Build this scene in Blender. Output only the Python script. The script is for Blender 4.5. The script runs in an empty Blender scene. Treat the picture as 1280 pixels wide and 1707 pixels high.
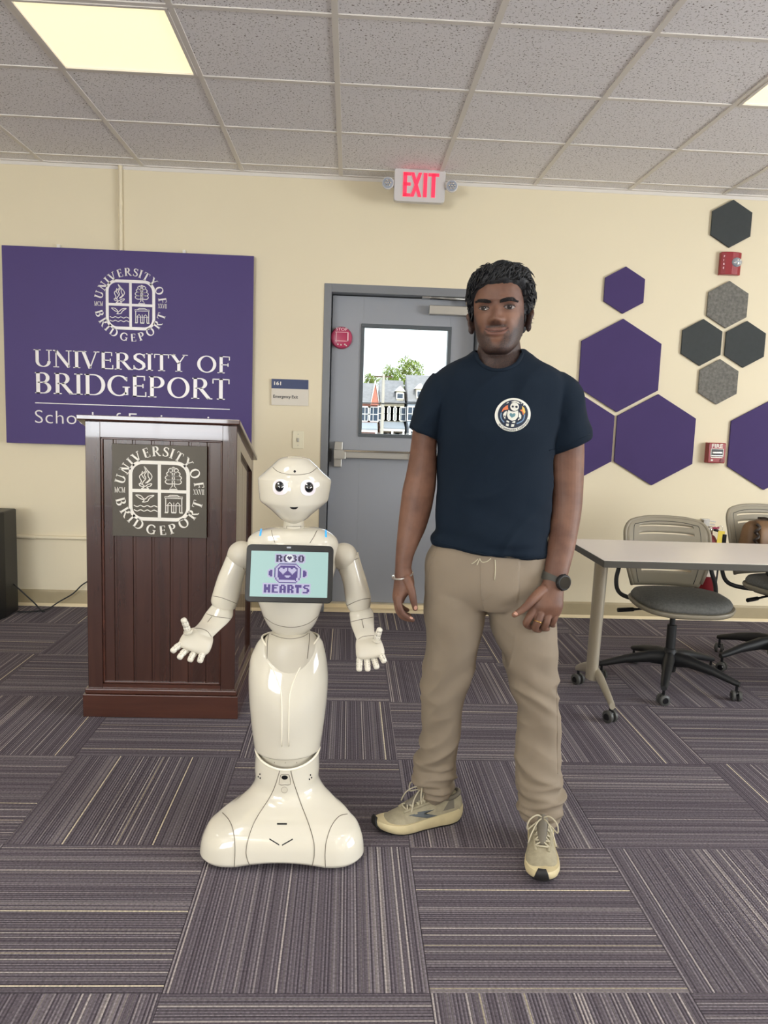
import bpy, bmesh, math, random
from mathutils import Vector, Matrix, noise
from mathutils.bvhtree import BVHTree
random.seed(7)
SC = bpy.context.scene
COL = SC.collection
PI = math.pi

# ------------------------------------------------------------------ camera
F_PX, PITCH, YAW, ROLL = 1296.94, 0.122664, 0.047898, 0.034085
CAM = Vector((0, -5.0923, 1.3111))
cF = Vector((math.sin(YAW)*math.cos(PITCH), math.cos(YAW)*math.cos(PITCH), -math.sin(PITCH)))
_r = Vector((math.cos(YAW), -math.sin(YAW), 0)); _u = _r.cross(cF)
cR = _r*math.cos(ROLL) + _u*math.sin(ROLL)
cU = -_r*math.sin(ROLL) + _u*math.cos(ROLL)
cam_data = bpy.data.cameras.new('camera'); cam = bpy.data.objects.new('camera', cam_data); COL.objects.link(cam)
cam_data.sensor_fit = 'HORIZONTAL'; cam_data.sensor_width = 36; cam_data.lens = F_PX*36/1280
cam_data.clip_start = 0.05; cam_data.clip_end = 600
cam.matrix_world = Matrix(((cR.x, cU.x, -cF.x, CAM.x), (cR.y, cU.y, -cF.y, CAM.y), (cR.z, cU.z, -cF.z, CAM.z), (0, 0, 0, 1)))
SC.camera = cam

# ------------------------------------------------------------------ world, sun, daylight, exposure
SC.view_settings.view_transform = 'Standard'; SC.view_settings.look = 'None'
SC.view_settings.gamma = 1; SC.view_settings.use_curve_mapping = False
SC.view_settings.exposure = 0.44
world = bpy.data.worlds.new('sky'); SC.world = world; world.use_nodes = True
bg = world.node_tree.nodes['Background']; bg.inputs[0].default_value = (0.86, 0.93, 1.0, 1); bg.inputs[1].default_value = 1.8

def lamp(name, kind, loc, target, power, color, size=None, size_y=None, spread=None):
    d = bpy.data.lights.new(name, kind); o = bpy.data.objects.new(name, d); COL.objects.link(o)
    d.energy = power; d.color = color
    if kind == 'AREA':
        d.shape = 'RECTANGLE'; d.size = size; d.size_y = size_y
        if spread: d.spread = spread
    o.location = loc
    o.rotation_euler = (Vector(target)-Vector(loc)).to_track_quat('-Z', 'Y').to_euler()
    return o
sun = lamp('sun', 'SUN', (10, -30, 40), (0, 20, 0), 3.0, (1, .95, .86)); sun.data.angle = 0.02
DAY = (0.93, 0.96, 1.0)
lamp('added_daylight_back', 'AREA', (-3.0, -8.93, 1.65), (-2.0, -3, 3.2), 150, DAY, 2.8, 1.5)  # added lamp behind the camera, tilted up to brighten the ceiling
lamp('daylight_window_right', 'AREA', (5.93, -4.4, 1.6), (0, -3.2, 2.8), 200, DAY, 3.4, 1.6)  # area lamp at the unseen right window, aimed up for ceiling light

# ------------------------------------------------------------------ helpers
def P(px, py, Y):
    """point of the vertical plane y = Y that the photograph shows at pixel (px, py)"""
    d = cF*F_PX + cR*(px-640) - cU*(py-853.5)
    return CAM + d*((Y-CAM.y)/d.y)
def PZ(px, py, Z):
    d = cF*F_PX + cR*(px-640) - cU*(py-853.5)
    return CAM + d*((Z-CAM.z)/d.z)
def V(*a): return Vector(a)
def srgb(r, g, b):
    f = lambda c: (c/255/12.92) if c/255 <= .04045 else ((c/255+.055)/1.055)**2.4
    return (f(r), f(g), f(b), 1)

class MB:
    def __init__(s): s.v = []; s.f = []; s.mi = []; s.m = 0
    def add(s, vs, fs):
        n = len(s.v); s.v += [Vector(v) for v in vs]; s.f += [tuple(i+n for i in f) for f in fs]; s.mi += [s.m]*len(fs); return s
    def box(s, c, d, R=None):
        c = Vector(c); pts = [Vector((x*d[0]/2, y*d[1]/2, z*d[2]/2)) for x in (-1, 1) for y in (-1, 1) for z in (-1, 1)]
        if R is not None: pts = [R @ p for p in pts]
        return s.add([c+p for p in pts], [(0, 1, 3, 2), (4, 6, 7, 5), (0, 4, 5, 1), (2, 3, 7, 6), (0, 2, 6, 4), (1, 5, 7, 3)])
    def bx(s, a, b):
        return s.box([(a[i]+b[i])/2 for i in range(3)], [abs(b[i]-a[i]) for i in range(3)])
    def prism(s, poly, o, ux, uy, n):
        """polygon in the ux/uy plane at o, extruded by vector n"""
        o = Vector(o); ux = Vector(ux); uy = Vector(uy); n = Vector(n); k = len(poly)
        a = [o+ux*p[0]+uy*p[1] for p in poly]; b = [p+n for p in a]
        return s.add(a+b, [tuple(range(k))[::-1], tuple(range(k, 2*k))]+[(i, (i+1) % k, k+(i+1) % k, k+i) for i in range(k)])
    def tube(s, pts, r, seg=10, cap=True, sub=0):
        pts = [Vector(p) for p in pts]; rs = list(r) if hasattr(r, '__len__') else [r]*len(pts)
        if sub:
            q = crom([list(p)+[rr] for p, rr in zip(pts, rs)], sub); pts = [Vector(x[:3]) for x in q]; rs = [x[3] for x in q]
        n = len(pts); vs = []; T0 = None; N = None
        for i, p in enumerate(pts):
            T = (pts[min(i+1, n-1)]-pts[max(i-1, 0)]).normalized()
            if N is None:
                N = T.orthogonal().normalized()
            else:
                N = (N - T*N.dot(T)); N = N.normalized() if N.length > 1e-6 else T.orthogonal().normalized()
            B = T.cross(N)
            vs += [p+(N*math.cos(2*PI*k/seg)+B*math.sin(2*PI*k/seg))*rs[i] for k in range(seg)]
        fs = [(i*seg+k, i*seg+(k+1) % seg, (i+1)*seg+(k+1) % seg, (i+1)*seg+k) for i in range(n-1) for k in range(seg)]
        if cap: fs += [tuple(range(seg))[::-1], tuple(range((n-1)*seg, n*seg))]
        return s.add(vs, fs)
    def capsule(s, pts, rs, seg=12, sub=3):
        """tube with rounded ends"""
        pts = [Vector(p) for p in pts]; rs = list(rs) if hasattr(rs, '__len__') else [rs]*len(pts)
        q = crom([list(p)+[rr] for p, rr in zip(pts, rs)], sub); pts = [Vector(x[:3]) for x in q]; rs = [x[3] for x in q]
        d0 = (pts[0]-pts[1]).normalized(); d1 = (pts[-1]-pts[-2]).normalized()
        a = [(pts[0]+d0*rs[0]*math.sin(t), rs[0]*math.cos(t)) for t in (1.5, 1.2, .8, .4)]
        b = [(pts[-1]+d1*rs[-1]*math.sin(t), rs[-1]*math.cos(t)) for t in (.4, .8, 1.2, 1.5)]
        al = a+list(zip(pts, rs))+b
        return s.tube([x[0] for x in al], [x[1] for x in al], seg)
    def sphere(s, c, r, seg=20, rings=12, R=None):
        c = Vector(c); r = r if hasattr(r, '__len__') else (r, r, r); vs = []
        for i in range(rings+1):
            a = PI*i/rings
            for k in range(seg):
                p = Vector((r[0]*math.sin(a)*math.cos(2*PI*k/seg), r[1]*math.sin(a)*math.sin(2*PI*k/seg), r[2]*math.cos(a)))
                vs.append(c+(R @ p if R is not None else p))
        fs = [(i*seg+k, (i+1)*seg+k, (i+1)*seg+(k+1) % seg, i*seg+(k+1) % seg) for i in range(rings) for k in range(seg)]
        return s.add(vs, fs)
    def lathe(s, prof, o, axis=(0, 0, 1), seg=24):
        ax = Vector(axis).normalized(); a = ax.orthogonal().normalized(); b = ax.cross(a); o = Vector(o); n = len(prof)
        vs = [o+ax*h+(a*math.cos(2*PI*k/seg)+b*math.sin(2*PI*k/seg))*r for r, h in prof for k in range(seg)]
        fs = [(i*seg+k, i*seg+(k+1) % seg, (i+1)*seg+(k+1) % seg, (i+1)*seg+k) for i in range(n-1) for k in range(seg)]
        fs += [tuple(range(seg))[::-1], tuple(range((n-1)*seg, n*seg))]
        return s.add(vs, fs)
    def rings(s, rl, cap=True):
        n = len(rl[0]); vs = [p for r in rl for p in r]
        fs = [(i*n+k, i*n+(k+1) % n, (i+1)*n+(k+1) % n, (i+1)*n+k) for i in range(len(rl)-1) for k in range(n)]
        if cap: fs += [tuple(range(n))[::-1], tuple(range((len(rl)-1)*n, len(rl)*n))]
        return s.add(vs, fs)
    def loft(s, rows, seg=32, sub=4, cap=True, ex=2.0):
        """rows: (left point, right point, half depth[, y shift[, exponent]]); rings span left-right and depth along y"""
        q = crom([list(r[0])+list(r[1])+[r[2], (r[3] if len(r) > 3 else 0), (r[4] if len(r) > 4 else ex)] for r in rows], sub); rl = []
        for x in q:
            L = Vector(x[:3]); R = Vector(x[3:6]); c = (L+R)/2+Vector((0, x[7], 0)); e = (R-L)/2; d = Vector((0, x[6], 0)); n = 2/x[8]
            ring = []
            for k in range(seg):
                a = 2*PI*k/seg; ca, sa = math.cos(a), math.sin(a)
                ring.append(c+e*math.copysign(abs(ca)**n, ca)+d*math.copysign(abs(sa)**n, sa))
            rl.append(ring)
        return s.rings(rl, cap)
    def merge(s, o): 
        n = len(s.v); s.v += o.v; s.f += [tuple(i+n for i in f) for f in o.f]; s.mi += o.mi; return s
    def xf(s, M): s.v = [M @ v for v in s.v]; return s
    def bvh(s): return BVHTree.FromPolygons([tuple(v) for v in s.v], s.f)
    def build(s, name, mat, parent=None, smooth=0, bevel=0, org=None, recalc=True):
        org = Vector(org) if org is not None else (ORG.get(parent.name, Vector()) if parent else Vector())
        me = bpy.data.meshes.new(name); me.from_pydata([tuple(v-org) for v in s.v], [], s.f)
        mats = mat if isinstance(mat, (list, tuple)) else [mat]
        for m in mats: me.materials.append(m)
        if any(s.mi): me.polygons.foreach_set('material_index', s.mi)
        if recalc:
            b = bmesh.new(); b.from_mesh(me); bmesh.ops.recalc_face_normals(b, faces=b.faces); b.to_mesh(me); b.free()
        if smooth:
            me.shade_smooth()
            if smooth < 180: me.set_sharp_from_angle(angle=math.radians(smooth))
        o = bpy.data.objects.new(name, me); COL.objects.link(o)
        if parent: o.parent = parent; ORG[o.name] = org
        else: o.location = org; ORG[o.name] = org
        if bevel:
            m = o.modifiers.new('bevel', 'BEVEL'); m.width = bevel; m.segments = 2; m.limit_method = 'ANGLE'; m.angle_limit = math.radians(40)
        return o
ORG = {}
def crom(rows, sub):
    if sub <= 1 or len(rows) < 3: 
        return rows
    out = []; n = len(rows)
    for i in range(n-1):
        p0 = rows[max(i-1, 0)]; p1 = rows[i]; p2 = rows[i+1]; p3 = rows[min(i+2, n-1)]
        for j in range(sub):
            t = j/sub; t2 = t*t; t3 = t2*t
            out.append([.5*(2*b+(c-a)*t+(2*a-5*b+4*c-d)*t2+(3*b-a-3*c+d)*t3) for a, b, c, d in zip(p0, p1, p2, p3)])
    out.append(rows[-1]); return out
def thing(name, loc, label, cat, group=None):
    o = bpy.data.objects.new(name, None); COL.objects.link(o); o.location = loc; o.empty_display_size = .1
    ORG[o.name] = Vector(loc); return tag(o, label, cat, group)
def tag(o, label=None, cat=None, group=None, kind=None):
    if label: o['label'] = label
    if cat: o['category'] = cat
    if group: o['group'] = group
    if kind: o['kind'] = kind
    return o
def struct(o): o['kind'] = 'structure'; return o
def fused(mb, voxel, smooth=3, fac=.5):
    """one continuous surface from overlapping closed volumes"""
    o = mb.build('work', None or MATS['plain'], smooth=0)
    m = o.modifiers.new('r', 'REMESH'); m.mode = 'VOXEL'; m.voxel_size = voxel; m.adaptivity = 0
    if smooth: k = o.modifiers.new('s', 'SMOOTH'); k.factor = fac; k.iterations = smooth
    dg = bpy.context.evaluated_depsgraph_get(); me = bpy.data.meshes.new_from_object(o.evaluated_get(dg))
    r = MB(); r.v = [v.co.copy() for v in me.vertices]; r.f = [tuple(p.vertices) for p in me.polygons]; r.mi = [0]*len(r.f)
    old = o.data; bpy.data.objects.remove(o); bpy.data.meshes.remove(old); bpy.data.meshes.remove(me)
    return r
def hit(bvh, px, py, off=0.0):
    """point of a surface seen from the photograph's viewpoint, lifted along its normal"""
    d = (cF*F_PX + cR*(px-640) - cU*(py-853.5)).normalized()
    loc, nor, i, t = bvh.ray_cast(CAM, d)
    if loc is None: return None
    if nor.dot(d) > 0: nor = -nor
    return loc+nor*off
def seam(mb, bvh, pts, r=.0007, sub=5, closed=False):
    q = crom([list(p) for p in pts], sub); h = [hit(bvh, x[0], x[1], r*.35) for x in q]; h = [x for x in h if x is not None]
    if len(h) > 1: mb.tube(h, r, 6)
def patch(mb, bvh, poly, off=.0006, n=5):
    """closed pixel outline laid on a surface as a fan of rings"""
    cx = sum(p[0] for p in poly)/len(poly); cy = sum(p[1] for p in poly)/len(poly); k = len(poly)
    c = hit(bvh, cx, cy, off)
    if c is None: return
    vs = [c]
    for i in range(1, n+1):
        for p in poly:
            h = hit(bvh, cx+(p[0]-cx)*i/n, cy+(p[1]-cy)*i/n, off)
            vs.append(h if h is not None else vs[-1])
    fs = [(0, 1+j, 1+(j+1) % k) for j in range(k)]
    fs += [(1+(i-1)*k+j, 1+i*k+j, 1+i*k+(j+1) % k, 1+(i-1)*k+(j+1) % k) for i in range(1, n) for j in range(k)]
    mb.add(vs, fs)
def ell(cx, cy, rx, ry, k=24, rot=0):
    c, s_ = math.cos(rot), math.sin(rot)
    return [(cx+rx*math.cos(2*PI*i/k)*c-ry*math.sin(2*PI*i/k)*s_, cy+rx*math.cos(2*PI*i/k)*s_+ry*math.sin(2*PI*i/k)*c) for i in range(k)]

# ------------------------------------------------------------------ materials
MATS = {}
def mat(name, col, rough=.5, metal=0, spec=.5, coat=0, noise_amt=0, noise_scale=20, bump=0, bump_scale=200, emit=None, emit_s=0, sheen=0, sss=0):
    m = bpy.data.materials.new(name); m.use_nodes = True; nt = m.node_tree; b = nt.nodes['Principled BSDF']
    b.inputs['Base Color'].default_value = col if len(col) == 4 else (*col, 1)
    b.inputs['Roughness'].default_value = rough; b.inputs['Metallic'].default_value = metal
    b.inputs['Specular IOR Level'].default_value = spec; b.inputs['Coat Weight'].default_value = coat
    if sheen: b.inputs['Sheen Weight'].default_value = sheen
    if sss: b.inputs['Subsurface Weight'].default_value = sss; b.inputs['Subsurface Radius'].default_value = (.012, .005, .003)
    if emit: b.inputs['Emission Color'].default_value = emit; b.inputs['Emission Strength'].default_value = emit_s
    tc = nt.nodes.new('ShaderNodeTexCoord')
    if noise_amt:
        n = nt.nodes.new('ShaderNodeTexNoise'); n.inputs['Scale'].default_value = noise_scale; n.inputs['Detail'].default_value = 4
        nt.links.new(tc.outputs['Object'], n.inputs['Vector'])
        mr = nt.nodes.new('ShaderNodeMapRange'); mr.inputs[1].default_value = .3; mr.inputs[2].default_value = .7
        mr.inputs[3].default_value = 1-noise_amt; mr.inputs[4].default_value = 1+noise_amt; nt.links.new(n.outputs[0], mr.inputs[0])
        mx = nt.nodes.new('ShaderNodeVectorMath'); mx.operation = 'SCALE'; mx.inputs[0].default_value = (col if len(col) == 3 else col[:3])
        nt.links.new(mr.outputs[0], mx.inputs['Scale']); nt.links.new(mx.outputs[0], b.inputs['Base Color'])
    if bump:
        n = nt.nodes.new('ShaderNodeTexNoise'); n.inputs['Scale'].default_value = bump_scale; n.inputs['Detail'].default_value = 3
        nt.links.new(tc.outputs['Object'], n.inputs['Vector'])
        bp = nt.nodes.new('ShaderNodeBump'); bp.inputs['Strength'].default_value = bump; bp.inputs['Distance'].default_value = .002
        nt.links.new(n.outputs[0], bp.inputs['Height']); nt.links.new(bp.outputs[0], b.inputs['Normal'])
    MATS[name] = m; return m
def nd(m, t, **kw):
    n = m.node_tree.nodes.new(t)
    for k, v in kw.items(): setattr(n, k, v)
    return n
def lk(m, a, b): m.node_tree.links.new(a, b)
def ramp(m, fac, stops, interp='LINEAR'):
    r = nd(m, 'ShaderNodeValToRGB'); r.color_ramp.interpolation = interp; e = r.color_ramp.elements
    while len(e) < len(stops): e.new(.5)
    for i, (p, c) in enumerate(stops): e[i].position = p; e[i].color = c
    lk(m, fac, r.inputs[0]); return r

mat('plain', (.5, .5, .5))
mat('wall_paint', srgb(228, 216, 187), .62, noise_amt=.015, noise_scale=1.5, bump=.08, bump_scale=300)
mat('trim_tan', srgb(170, 155, 122), .5, noise_amt=.03)
mat('trim_light', srgb(225, 208, 170), .4)
mat('grid_white', srgb(222, 216, 208), .45)
mat('door_paint', srgb(148, 151, 157), .42, noise_amt=.02, noise_scale=3)
mat('door_frame_paint', srgb(120, 122, 126), .4)
mat('lite_frame', srgb(78, 84, 88), .5)
mat('steel', srgb(178, 175, 168), .35, .7)
mat('robot_white', srgb(220, 215, 200), .08, spec=.5, coat=.5)
mat('robot_matte', srgb(206, 200, 184), .42)
mat('robot_seam', srgb(110, 102, 88), .5)
mat('seam_light', srgb(250, 244, 226), .3)
mat('black_plastic', srgb(16, 17, 20), .3)
mat('black_soft', srgb(22, 23, 25), .55)
mat('eye_white', srgb(246, 240, 246), .2)
mat('eye_black', srgb(14, 18, 24), .05, coat=1)
mat('eye_glint', srgb(250, 250, 250), .2)
mat('blue_light', srgb(60, 165, 235), .4, emit=srgb(60, 165, 235), emit_s=.5)
mat('screen', srgb(0, 0, 0), .25, emit=srgb(186, 224, 218), emit_s=.62)
mat('screen_purple', (0, 0, 0), .4, emit=srgb(84, 62, 140), emit_s=.62)
mat('screen_dark', (0, 0, 0), .4, emit=srgb(60, 46, 92), emit_s=.62)
mat('screen_lilac', (0, 0, 0), .4, emit=srgb(205, 200, 232), emit_s=.62)
mat('screen_white', (0, 0, 0), .4, emit=srgb(245, 248, 250), emit_s=.65)
mat('sign_purple', srgb(66, 48, 112), .55, noise_amt=.03, noise_scale=2, bump=.05, bump_scale=600)
mat('silver_letter', srgb(222, 216, 214), .35, .1)
mat('white_letter', srgb(230, 226, 216), .45)
mat('bronze', srgb(74, 68, 58), .45, .35, noise_amt=.04)
mat('navy_sign', srgb(44, 58, 100), .45)
mat('sign_paper', srgb(214, 206, 192), .45)
mat('ink', srgb(50, 48, 52), .6)
mat('switch_ivory', srgb(232, 224, 196), .4)
mat('exit_body', srgb(205, 202, 200), .4)
mat('exit_red', srgb(230, 40, 70), .4, emit=srgb(255, 62, 92), emit_s=.6)
mat('lens_clear', srgb(170, 178, 190), .08, .3, coat=1)
mat('red_plastic', srgb(150, 38, 46), .35, coat=.3)
mat('red_dark', srgb(112, 24, 30), .4)
mat('stop_pink', srgb(178, 50, 88), .35)
mat('pink_line', srgb(236, 190, 196), .5)
mat('hex_purple', srgb(66, 50, 100), .85, noise_amt=.03, noise_scale=8, bump=.3, bump_scale=500)
mat('hex_charcoal', srgb(62, 66, 66), .9, noise_amt=.05, noise_scale=40, bump=.3, bump_scale=500)
mat('hex_heather', srgb(112, 110, 104), .9, noise_amt=.28, noise_scale=55, bump=.4, bump_scale=300)
mat('chair_grey', srgb(140, 132, 114), .5)
mat('chair_dark', srgb(58, 56, 52), .5)
mat('seat_fabric', srgb(98, 98, 94), .8, noise_amt=.2, noise_scale=90, bump=.3, bump_scale=400)
mat('tabletop', srgb(240, 232, 220), .28, noise_amt=.012, noise_scale=3)
mat('table_edge', srgb(72, 70, 64), .5)
mat('table_leg', srgb(176, 168, 150), .35, .35)
mat('chrome', srgb(205, 200, 190), .15, .9)
mat('caster_grey', srgb(72, 72, 70), .5)
mat('leather', srgb(118, 88, 58), .55, noise_amt=.2, noise_scale=14, bump=.2, bump_scale=90)
mat('leather_dark', srgb(50, 38, 30), .5)
mat('tag_yellow', srgb(226, 200, 70), .6)
mat('keyring_pink', srgb(170, 60, 90), .5)
mat('skin', srgb(134, 90, 66), .58, sss=.06, bump=.12, bump_scale=500)
mat('hair', srgb(17, 18, 22), .62, noise_amt=.3, noise_scale=60, bump=.8, bump_scale=120)
mat('brow', srgb(26, 20, 20), .8)
mat('eyeball', srgb(120, 108, 104), .25)
mat('iris', srgb(24, 15, 12), .1, coat=.6)
mat('lash', srgb(20, 14, 14), .6)
mat('lip', srgb(132, 80, 74), .5)
mat('nail', srgb(196, 150, 130), .35)
mat('shirt', srgb(12, 26, 40), .9, spec=.25, noise_amt=.04, noise_scale=6, bump=.15, bump_scale=700)
mat('trouser', srgb(134, 121, 104), .78, noise_amt=.03, noise_scale=8, bump=.12, bump_scale=700)
mat('sock', srgb(142, 150, 138), .8)
mat('shoe_upper', srgb(156, 148, 124), .8, noise_amt=.12, noise_scale=60, bump=.5, bump_scale=260)
mat('shoe_grey', srgb(112, 106, 94), .7)
mat('shoe_sole', srgb(204, 190, 150), .6, noise_amt=.09, noise_scale=22)
mat('shoe_black', srgb(26, 26, 27), .6)
mat('lace', srgb(186, 178, 154), .8)
mat('gold', srgb(214, 174, 96), .2, .9)
mat('silver', srgb(200, 196, 190), .25, .8)
mat('strap', srgb(70, 68, 62), .6)
mat('logo_white', srgb(222, 222, 212), .7)
mat('logo_navy', srgb(30, 42, 62), .7)
mat('logo_orange', srgb(216, 120, 74), .7)
mat('logo_yellow', srgb(222, 186, 92), .7)
mat('logo_blue', srgb(110, 140, 172), .7)
mat('logo_teal', srgb(96, 136, 146), .7)
mat('leaf', srgb(110, 130, 44), .7, noise_amt=.4, noise_scale=1.2)
mat('bark', srgb(90, 76, 60), .9)
mat('shingle', srgb(128, 128, 132), .8, noise_amt=.15, noise_scale=2)
mat('brick_pink', srgb(186, 120, 104), .8, noise_amt=.08, noise_scale=2)
mat('siding_cream', srgb(214, 204, 178), .7)
mat('siding_grey', srgb(150, 158, 168), .7)
mat('house_white', srgb(235, 235, 232), .6)
mat('house_glass', srgb(52, 66, 84), .15)
mat('asphalt', srgb(120, 118, 116), .9)
mat('concrete', srgb(180, 174, 164), .85, noise_amt=.05)
mat('light_diffuser', srgb(240, 235, 220), .5, emit=(1.0, .84, .47, 1), emit_s=.74)
mat('light_diffuser_unseen', srgb(240, 235, 220), .5, emit=(1.0, .94, .84, 1), emit_s=8.6)  # stronger glow for the added panels out of view
mat('speaker_black', srgb(11, 12, 15), .45, bump=.1)

# thin window glass
m = mat('pane_glass', (1, 1, 1), 0)
nt = m.node_tree; nt.nodes.clear(); o_ = nt.nodes.new('ShaderNodeOutputMaterial'); tr = nt.nodes.new('ShaderNodeBsdfTransparent'); gl = nt.nodes.new('ShaderNodeBsdfGlossy'); gl.inputs['Roughness'].default_value = .02
tr.inputs[0].default_value = (.96, .985, .975, 1); mx = nt.nodes.new('ShaderNodeMixShader'); mx.inputs[0].default_value = .04
nt.links.new(tr.outputs[0], mx.inputs[1]); nt.links.new(gl.outputs[0], mx.inputs[2]); nt.links.new(mx.outputs[0], o_.inputs[0])

# carpet: looped ribs along the tile, colour drawn per rib
m = mat('carpet', (.1, .1, .1), .95, spec=.1); b = m.node_tree.nodes['Principled BSDF']
tc = nd(m, 'ShaderNodeTexCoord'); sp = nd(m, 'ShaderNodeSeparateXYZ'); lk(m, tc.outputs['Object'], sp.inputs[0])
oi = nd(m, 'ShaderNodeObjectInfo')
mul = nd(m, 'ShaderNodeMath', operation='MULTIPLY'); mul.inputs[1].default_value = 230; lk(m, sp.outputs['X'], mul.inputs[0])
rnd = nd(m, 'ShaderNodeMath', operation='MULTIPLY_ADD'); rnd.inputs[1].default_value = 977; lk(m, oi.outputs['Random'], rnd.inputs[0]); rnd.inputs[2].default_value = 200
add = nd(m, 'ShaderNodeMath', operation='ADD'); lk(m, mul.outputs[0], add.inputs[0]); lk(m, rnd.outputs[0], add.inputs[1])
fl = nd(m, 'ShaderNodeMath', operation='FLOOR'); lk(m, add.outputs[0], fl.inputs[0])
wn = nd(m, 'ShaderNodeTexWhiteNoise', noise_dimensions='1D'); lk(m, fl.outputs[0], wn.inputs['W'])
# rare broad accent line
mul2 = nd(m, 'ShaderNodeMath', operation='MULTIPLY'); mul2.inputs[1].default_value = .5; lk(m, fl.outputs[0], mul2.inputs[0])
DK, MD, LT = srgb(66, 54, 62), srgb(96, 85, 91), srgb(142, 130, 132)
rp = ramp(m, wn.outputs[0], [(0, srgb(97, 90, 98)), (.25, srgb(108, 101, 109)), (.6, srgb(120, 113, 120)), (.80, srgb(134, 127, 131)), (.93, srgb(162, 154, 153)), (.982, srgb(204, 193, 172))], 'CONSTANT')
# alternate ribs darker
md = nd(m, 'ShaderNodeMath', operation='MODULO'); lk(m, fl.outputs[0], md.inputs[0]); md.inputs[1].default_value = 2
alt = nd(m, 'ShaderNodeMapRange'); lk(m, md.outputs[0], alt.inputs[0]); alt.inputs[3].default_value = .60; alt.inputs[4].default_value = 1.16
# yarn loops along a rib
cmb = nd(m, 'ShaderNodeCombineXYZ'); lk(m, fl.outputs[0], cmb.inputs[0])
my = nd(m, 'ShaderNodeMath', operation='MULTIPLY'); lk(m, sp.outputs['Y'], my.inputs[0]); my.inputs[1].default_value = 130; lk(m, my.outputs[0], cmb.inputs[1])
nz = nd(m, 'ShaderNodeTexNoise'); nz.inputs['Scale'].default_value = 1; nz.inputs['Detail'].default_value = 1; lk(m, cmb.outputs[0], nz.inputs['Vector'])
mr = nd(m, 'ShaderNodeMapRange'); lk(m, nz.outputs[0], mr.inputs[0]); mr.inputs[1].default_value = .3; mr.inputs[2].default_value = .7; mr.inputs[3].default_value = .72; mr.inputs[4].default_value = 1.25
pr = nd(m, 'ShaderNodeMath', operation='MULTIPLY'); lk(m, mr.outputs[0], pr.inputs[0]); lk(m, alt.outputs[0], pr.inputs[1])
sc = nd(m, 'ShaderNodeVectorMath', operation='SCALE'); lk(m, rp.outputs[0], sc.inputs[0]); lk(m, pr.outputs[0], sc.inputs['Scale'])
lk(m, sc.outputs[0], b.inputs['Base Color'])
fr = nd(m, 'ShaderNodeMath', operation='FRACT'); lk(m, add.outputs[0], fr.inputs[0])
s1 = nd(m, 'ShaderNodeMath', operation='MULTIPLY'); lk(m, fr.outputs[0], s1.inputs[0]); s1.inputs[1].default_value = PI
s2 = nd(m, 'ShaderNodeMath', operation='SINE'); lk(m, s1.outputs[0], s2.inputs[0])
s3 = nd(m, 'ShaderNodeMath', operation='MULTIPLY'); lk(m, s2.outputs[0], s3.inputs[0]); lk(m, nz.outputs[0], s3.inputs[1])
bp = nd(m, 'ShaderNodeBump'); bp.inputs['Strength'].default_value = .7; bp.inputs['Distance'].default_value = .003; lk(m, s3.outputs[0], bp.inputs['Height']); lk(m, bp.outputs[0], b.inputs['Normal'])

# mineral fibre ceiling tile: pinholes and short fissures
m = mat('ceiling_tile', srgb(190, 182, 176), .9, spec=.2); b = m.node_tree.nodes['Principled BSDF']
tc = nd(m, 'ShaderNodeTexCoord'); oi = nd(m, 'ShaderNodeObjectInfo'); ad = nd(m, 'ShaderNodeVectorMath', operation='ADD')
sv = nd(m, 'ShaderNodeVectorMath', operation='SCALE'); sv.inputs[0].default_value = (31, 17, 0); lk(m, oi.outputs['Random'], sv.inputs['Scale'])
lk(m, tc.outputs['Object'], ad.inputs[0]); lk(m, sv.outputs[0], ad.inputs[1])
n1 = nd(m, 'ShaderNodeTexNoise'); n1.inputs['Scale'].default_value = 115; n1.inputs['Detail'].default_value = 2; n1.inputs['Distortion'].default_value = .6; lk(m, ad.outputs[0], n1.inputs['Vector'])
rp = ramp(m, n1.outputs[0], [(.33, srgb(132, 124, 118)), (.41, srgb(236, 233, 234))])
lk(m, rp.outputs[0], b.inputs['Base Color'])
bp = nd(m, 'ShaderNodeBump'); bp.inputs['Strength'].default_value = .5; bp.inputs['Distance'].default_value = .002; lk(m, rp.outputs[0], bp.inputs['Height']); lk(m, bp.outputs[0], b.inputs['Normal'])

# stained mahogany
def wood(name, c1, c2, vertical=True):
    m = mat(name, c1, .26, coat=.8); b = m.node_tree.nodes['Principled BSDF']
    tc = nd(m, 'ShaderNodeTexCoord'); mp = nd(m, 'ShaderNodeMapping'); mp.inputs['Scale'].default_value = (9, 9, .8) if vertical else (.8, 9, 9)
    oi = nd(m, 'ShaderNodeObjectInfo'); sv = nd(m, 'ShaderNodeVectorMath', operation='SCALE'); sv.inputs[0].default_value = (9, 5, 7); lk(m, oi.outputs['Random'], sv.inputs['Scale']); lk(m, sv.outputs[0], mp.inputs['Location'])
    lk(m, tc.outputs['Object'], mp.inputs[0]); n = nd(m, 'ShaderNodeTexNoise'); n.inputs['Scale'].default_value = 2.2; n.inputs['Detail'].default_value = 6; n.inputs['Distortion'].default_value = .4; lk(m, mp.outputs[0], n.inputs['Vector'])
    rp = ramp(m, n.outputs[0], [(.2, c1), (.85, c2)]); lk(m, rp.outputs[0], b.inputs['Base Color'])
    bp = nd(m, 'ShaderNodeBump'); bp.inputs['Strength'].default_value = .05; lk(m, n.outputs[0], bp.inputs['Height']); lk(m, bp.outputs[0], b.inputs['Normal']); return m
wood('mahogany', srgb(50, 30, 25), srgb(76, 47, 38)); wood('mahogany_rail', srgb(58, 33, 26), srgb(86, 50, 38), False)

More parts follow.
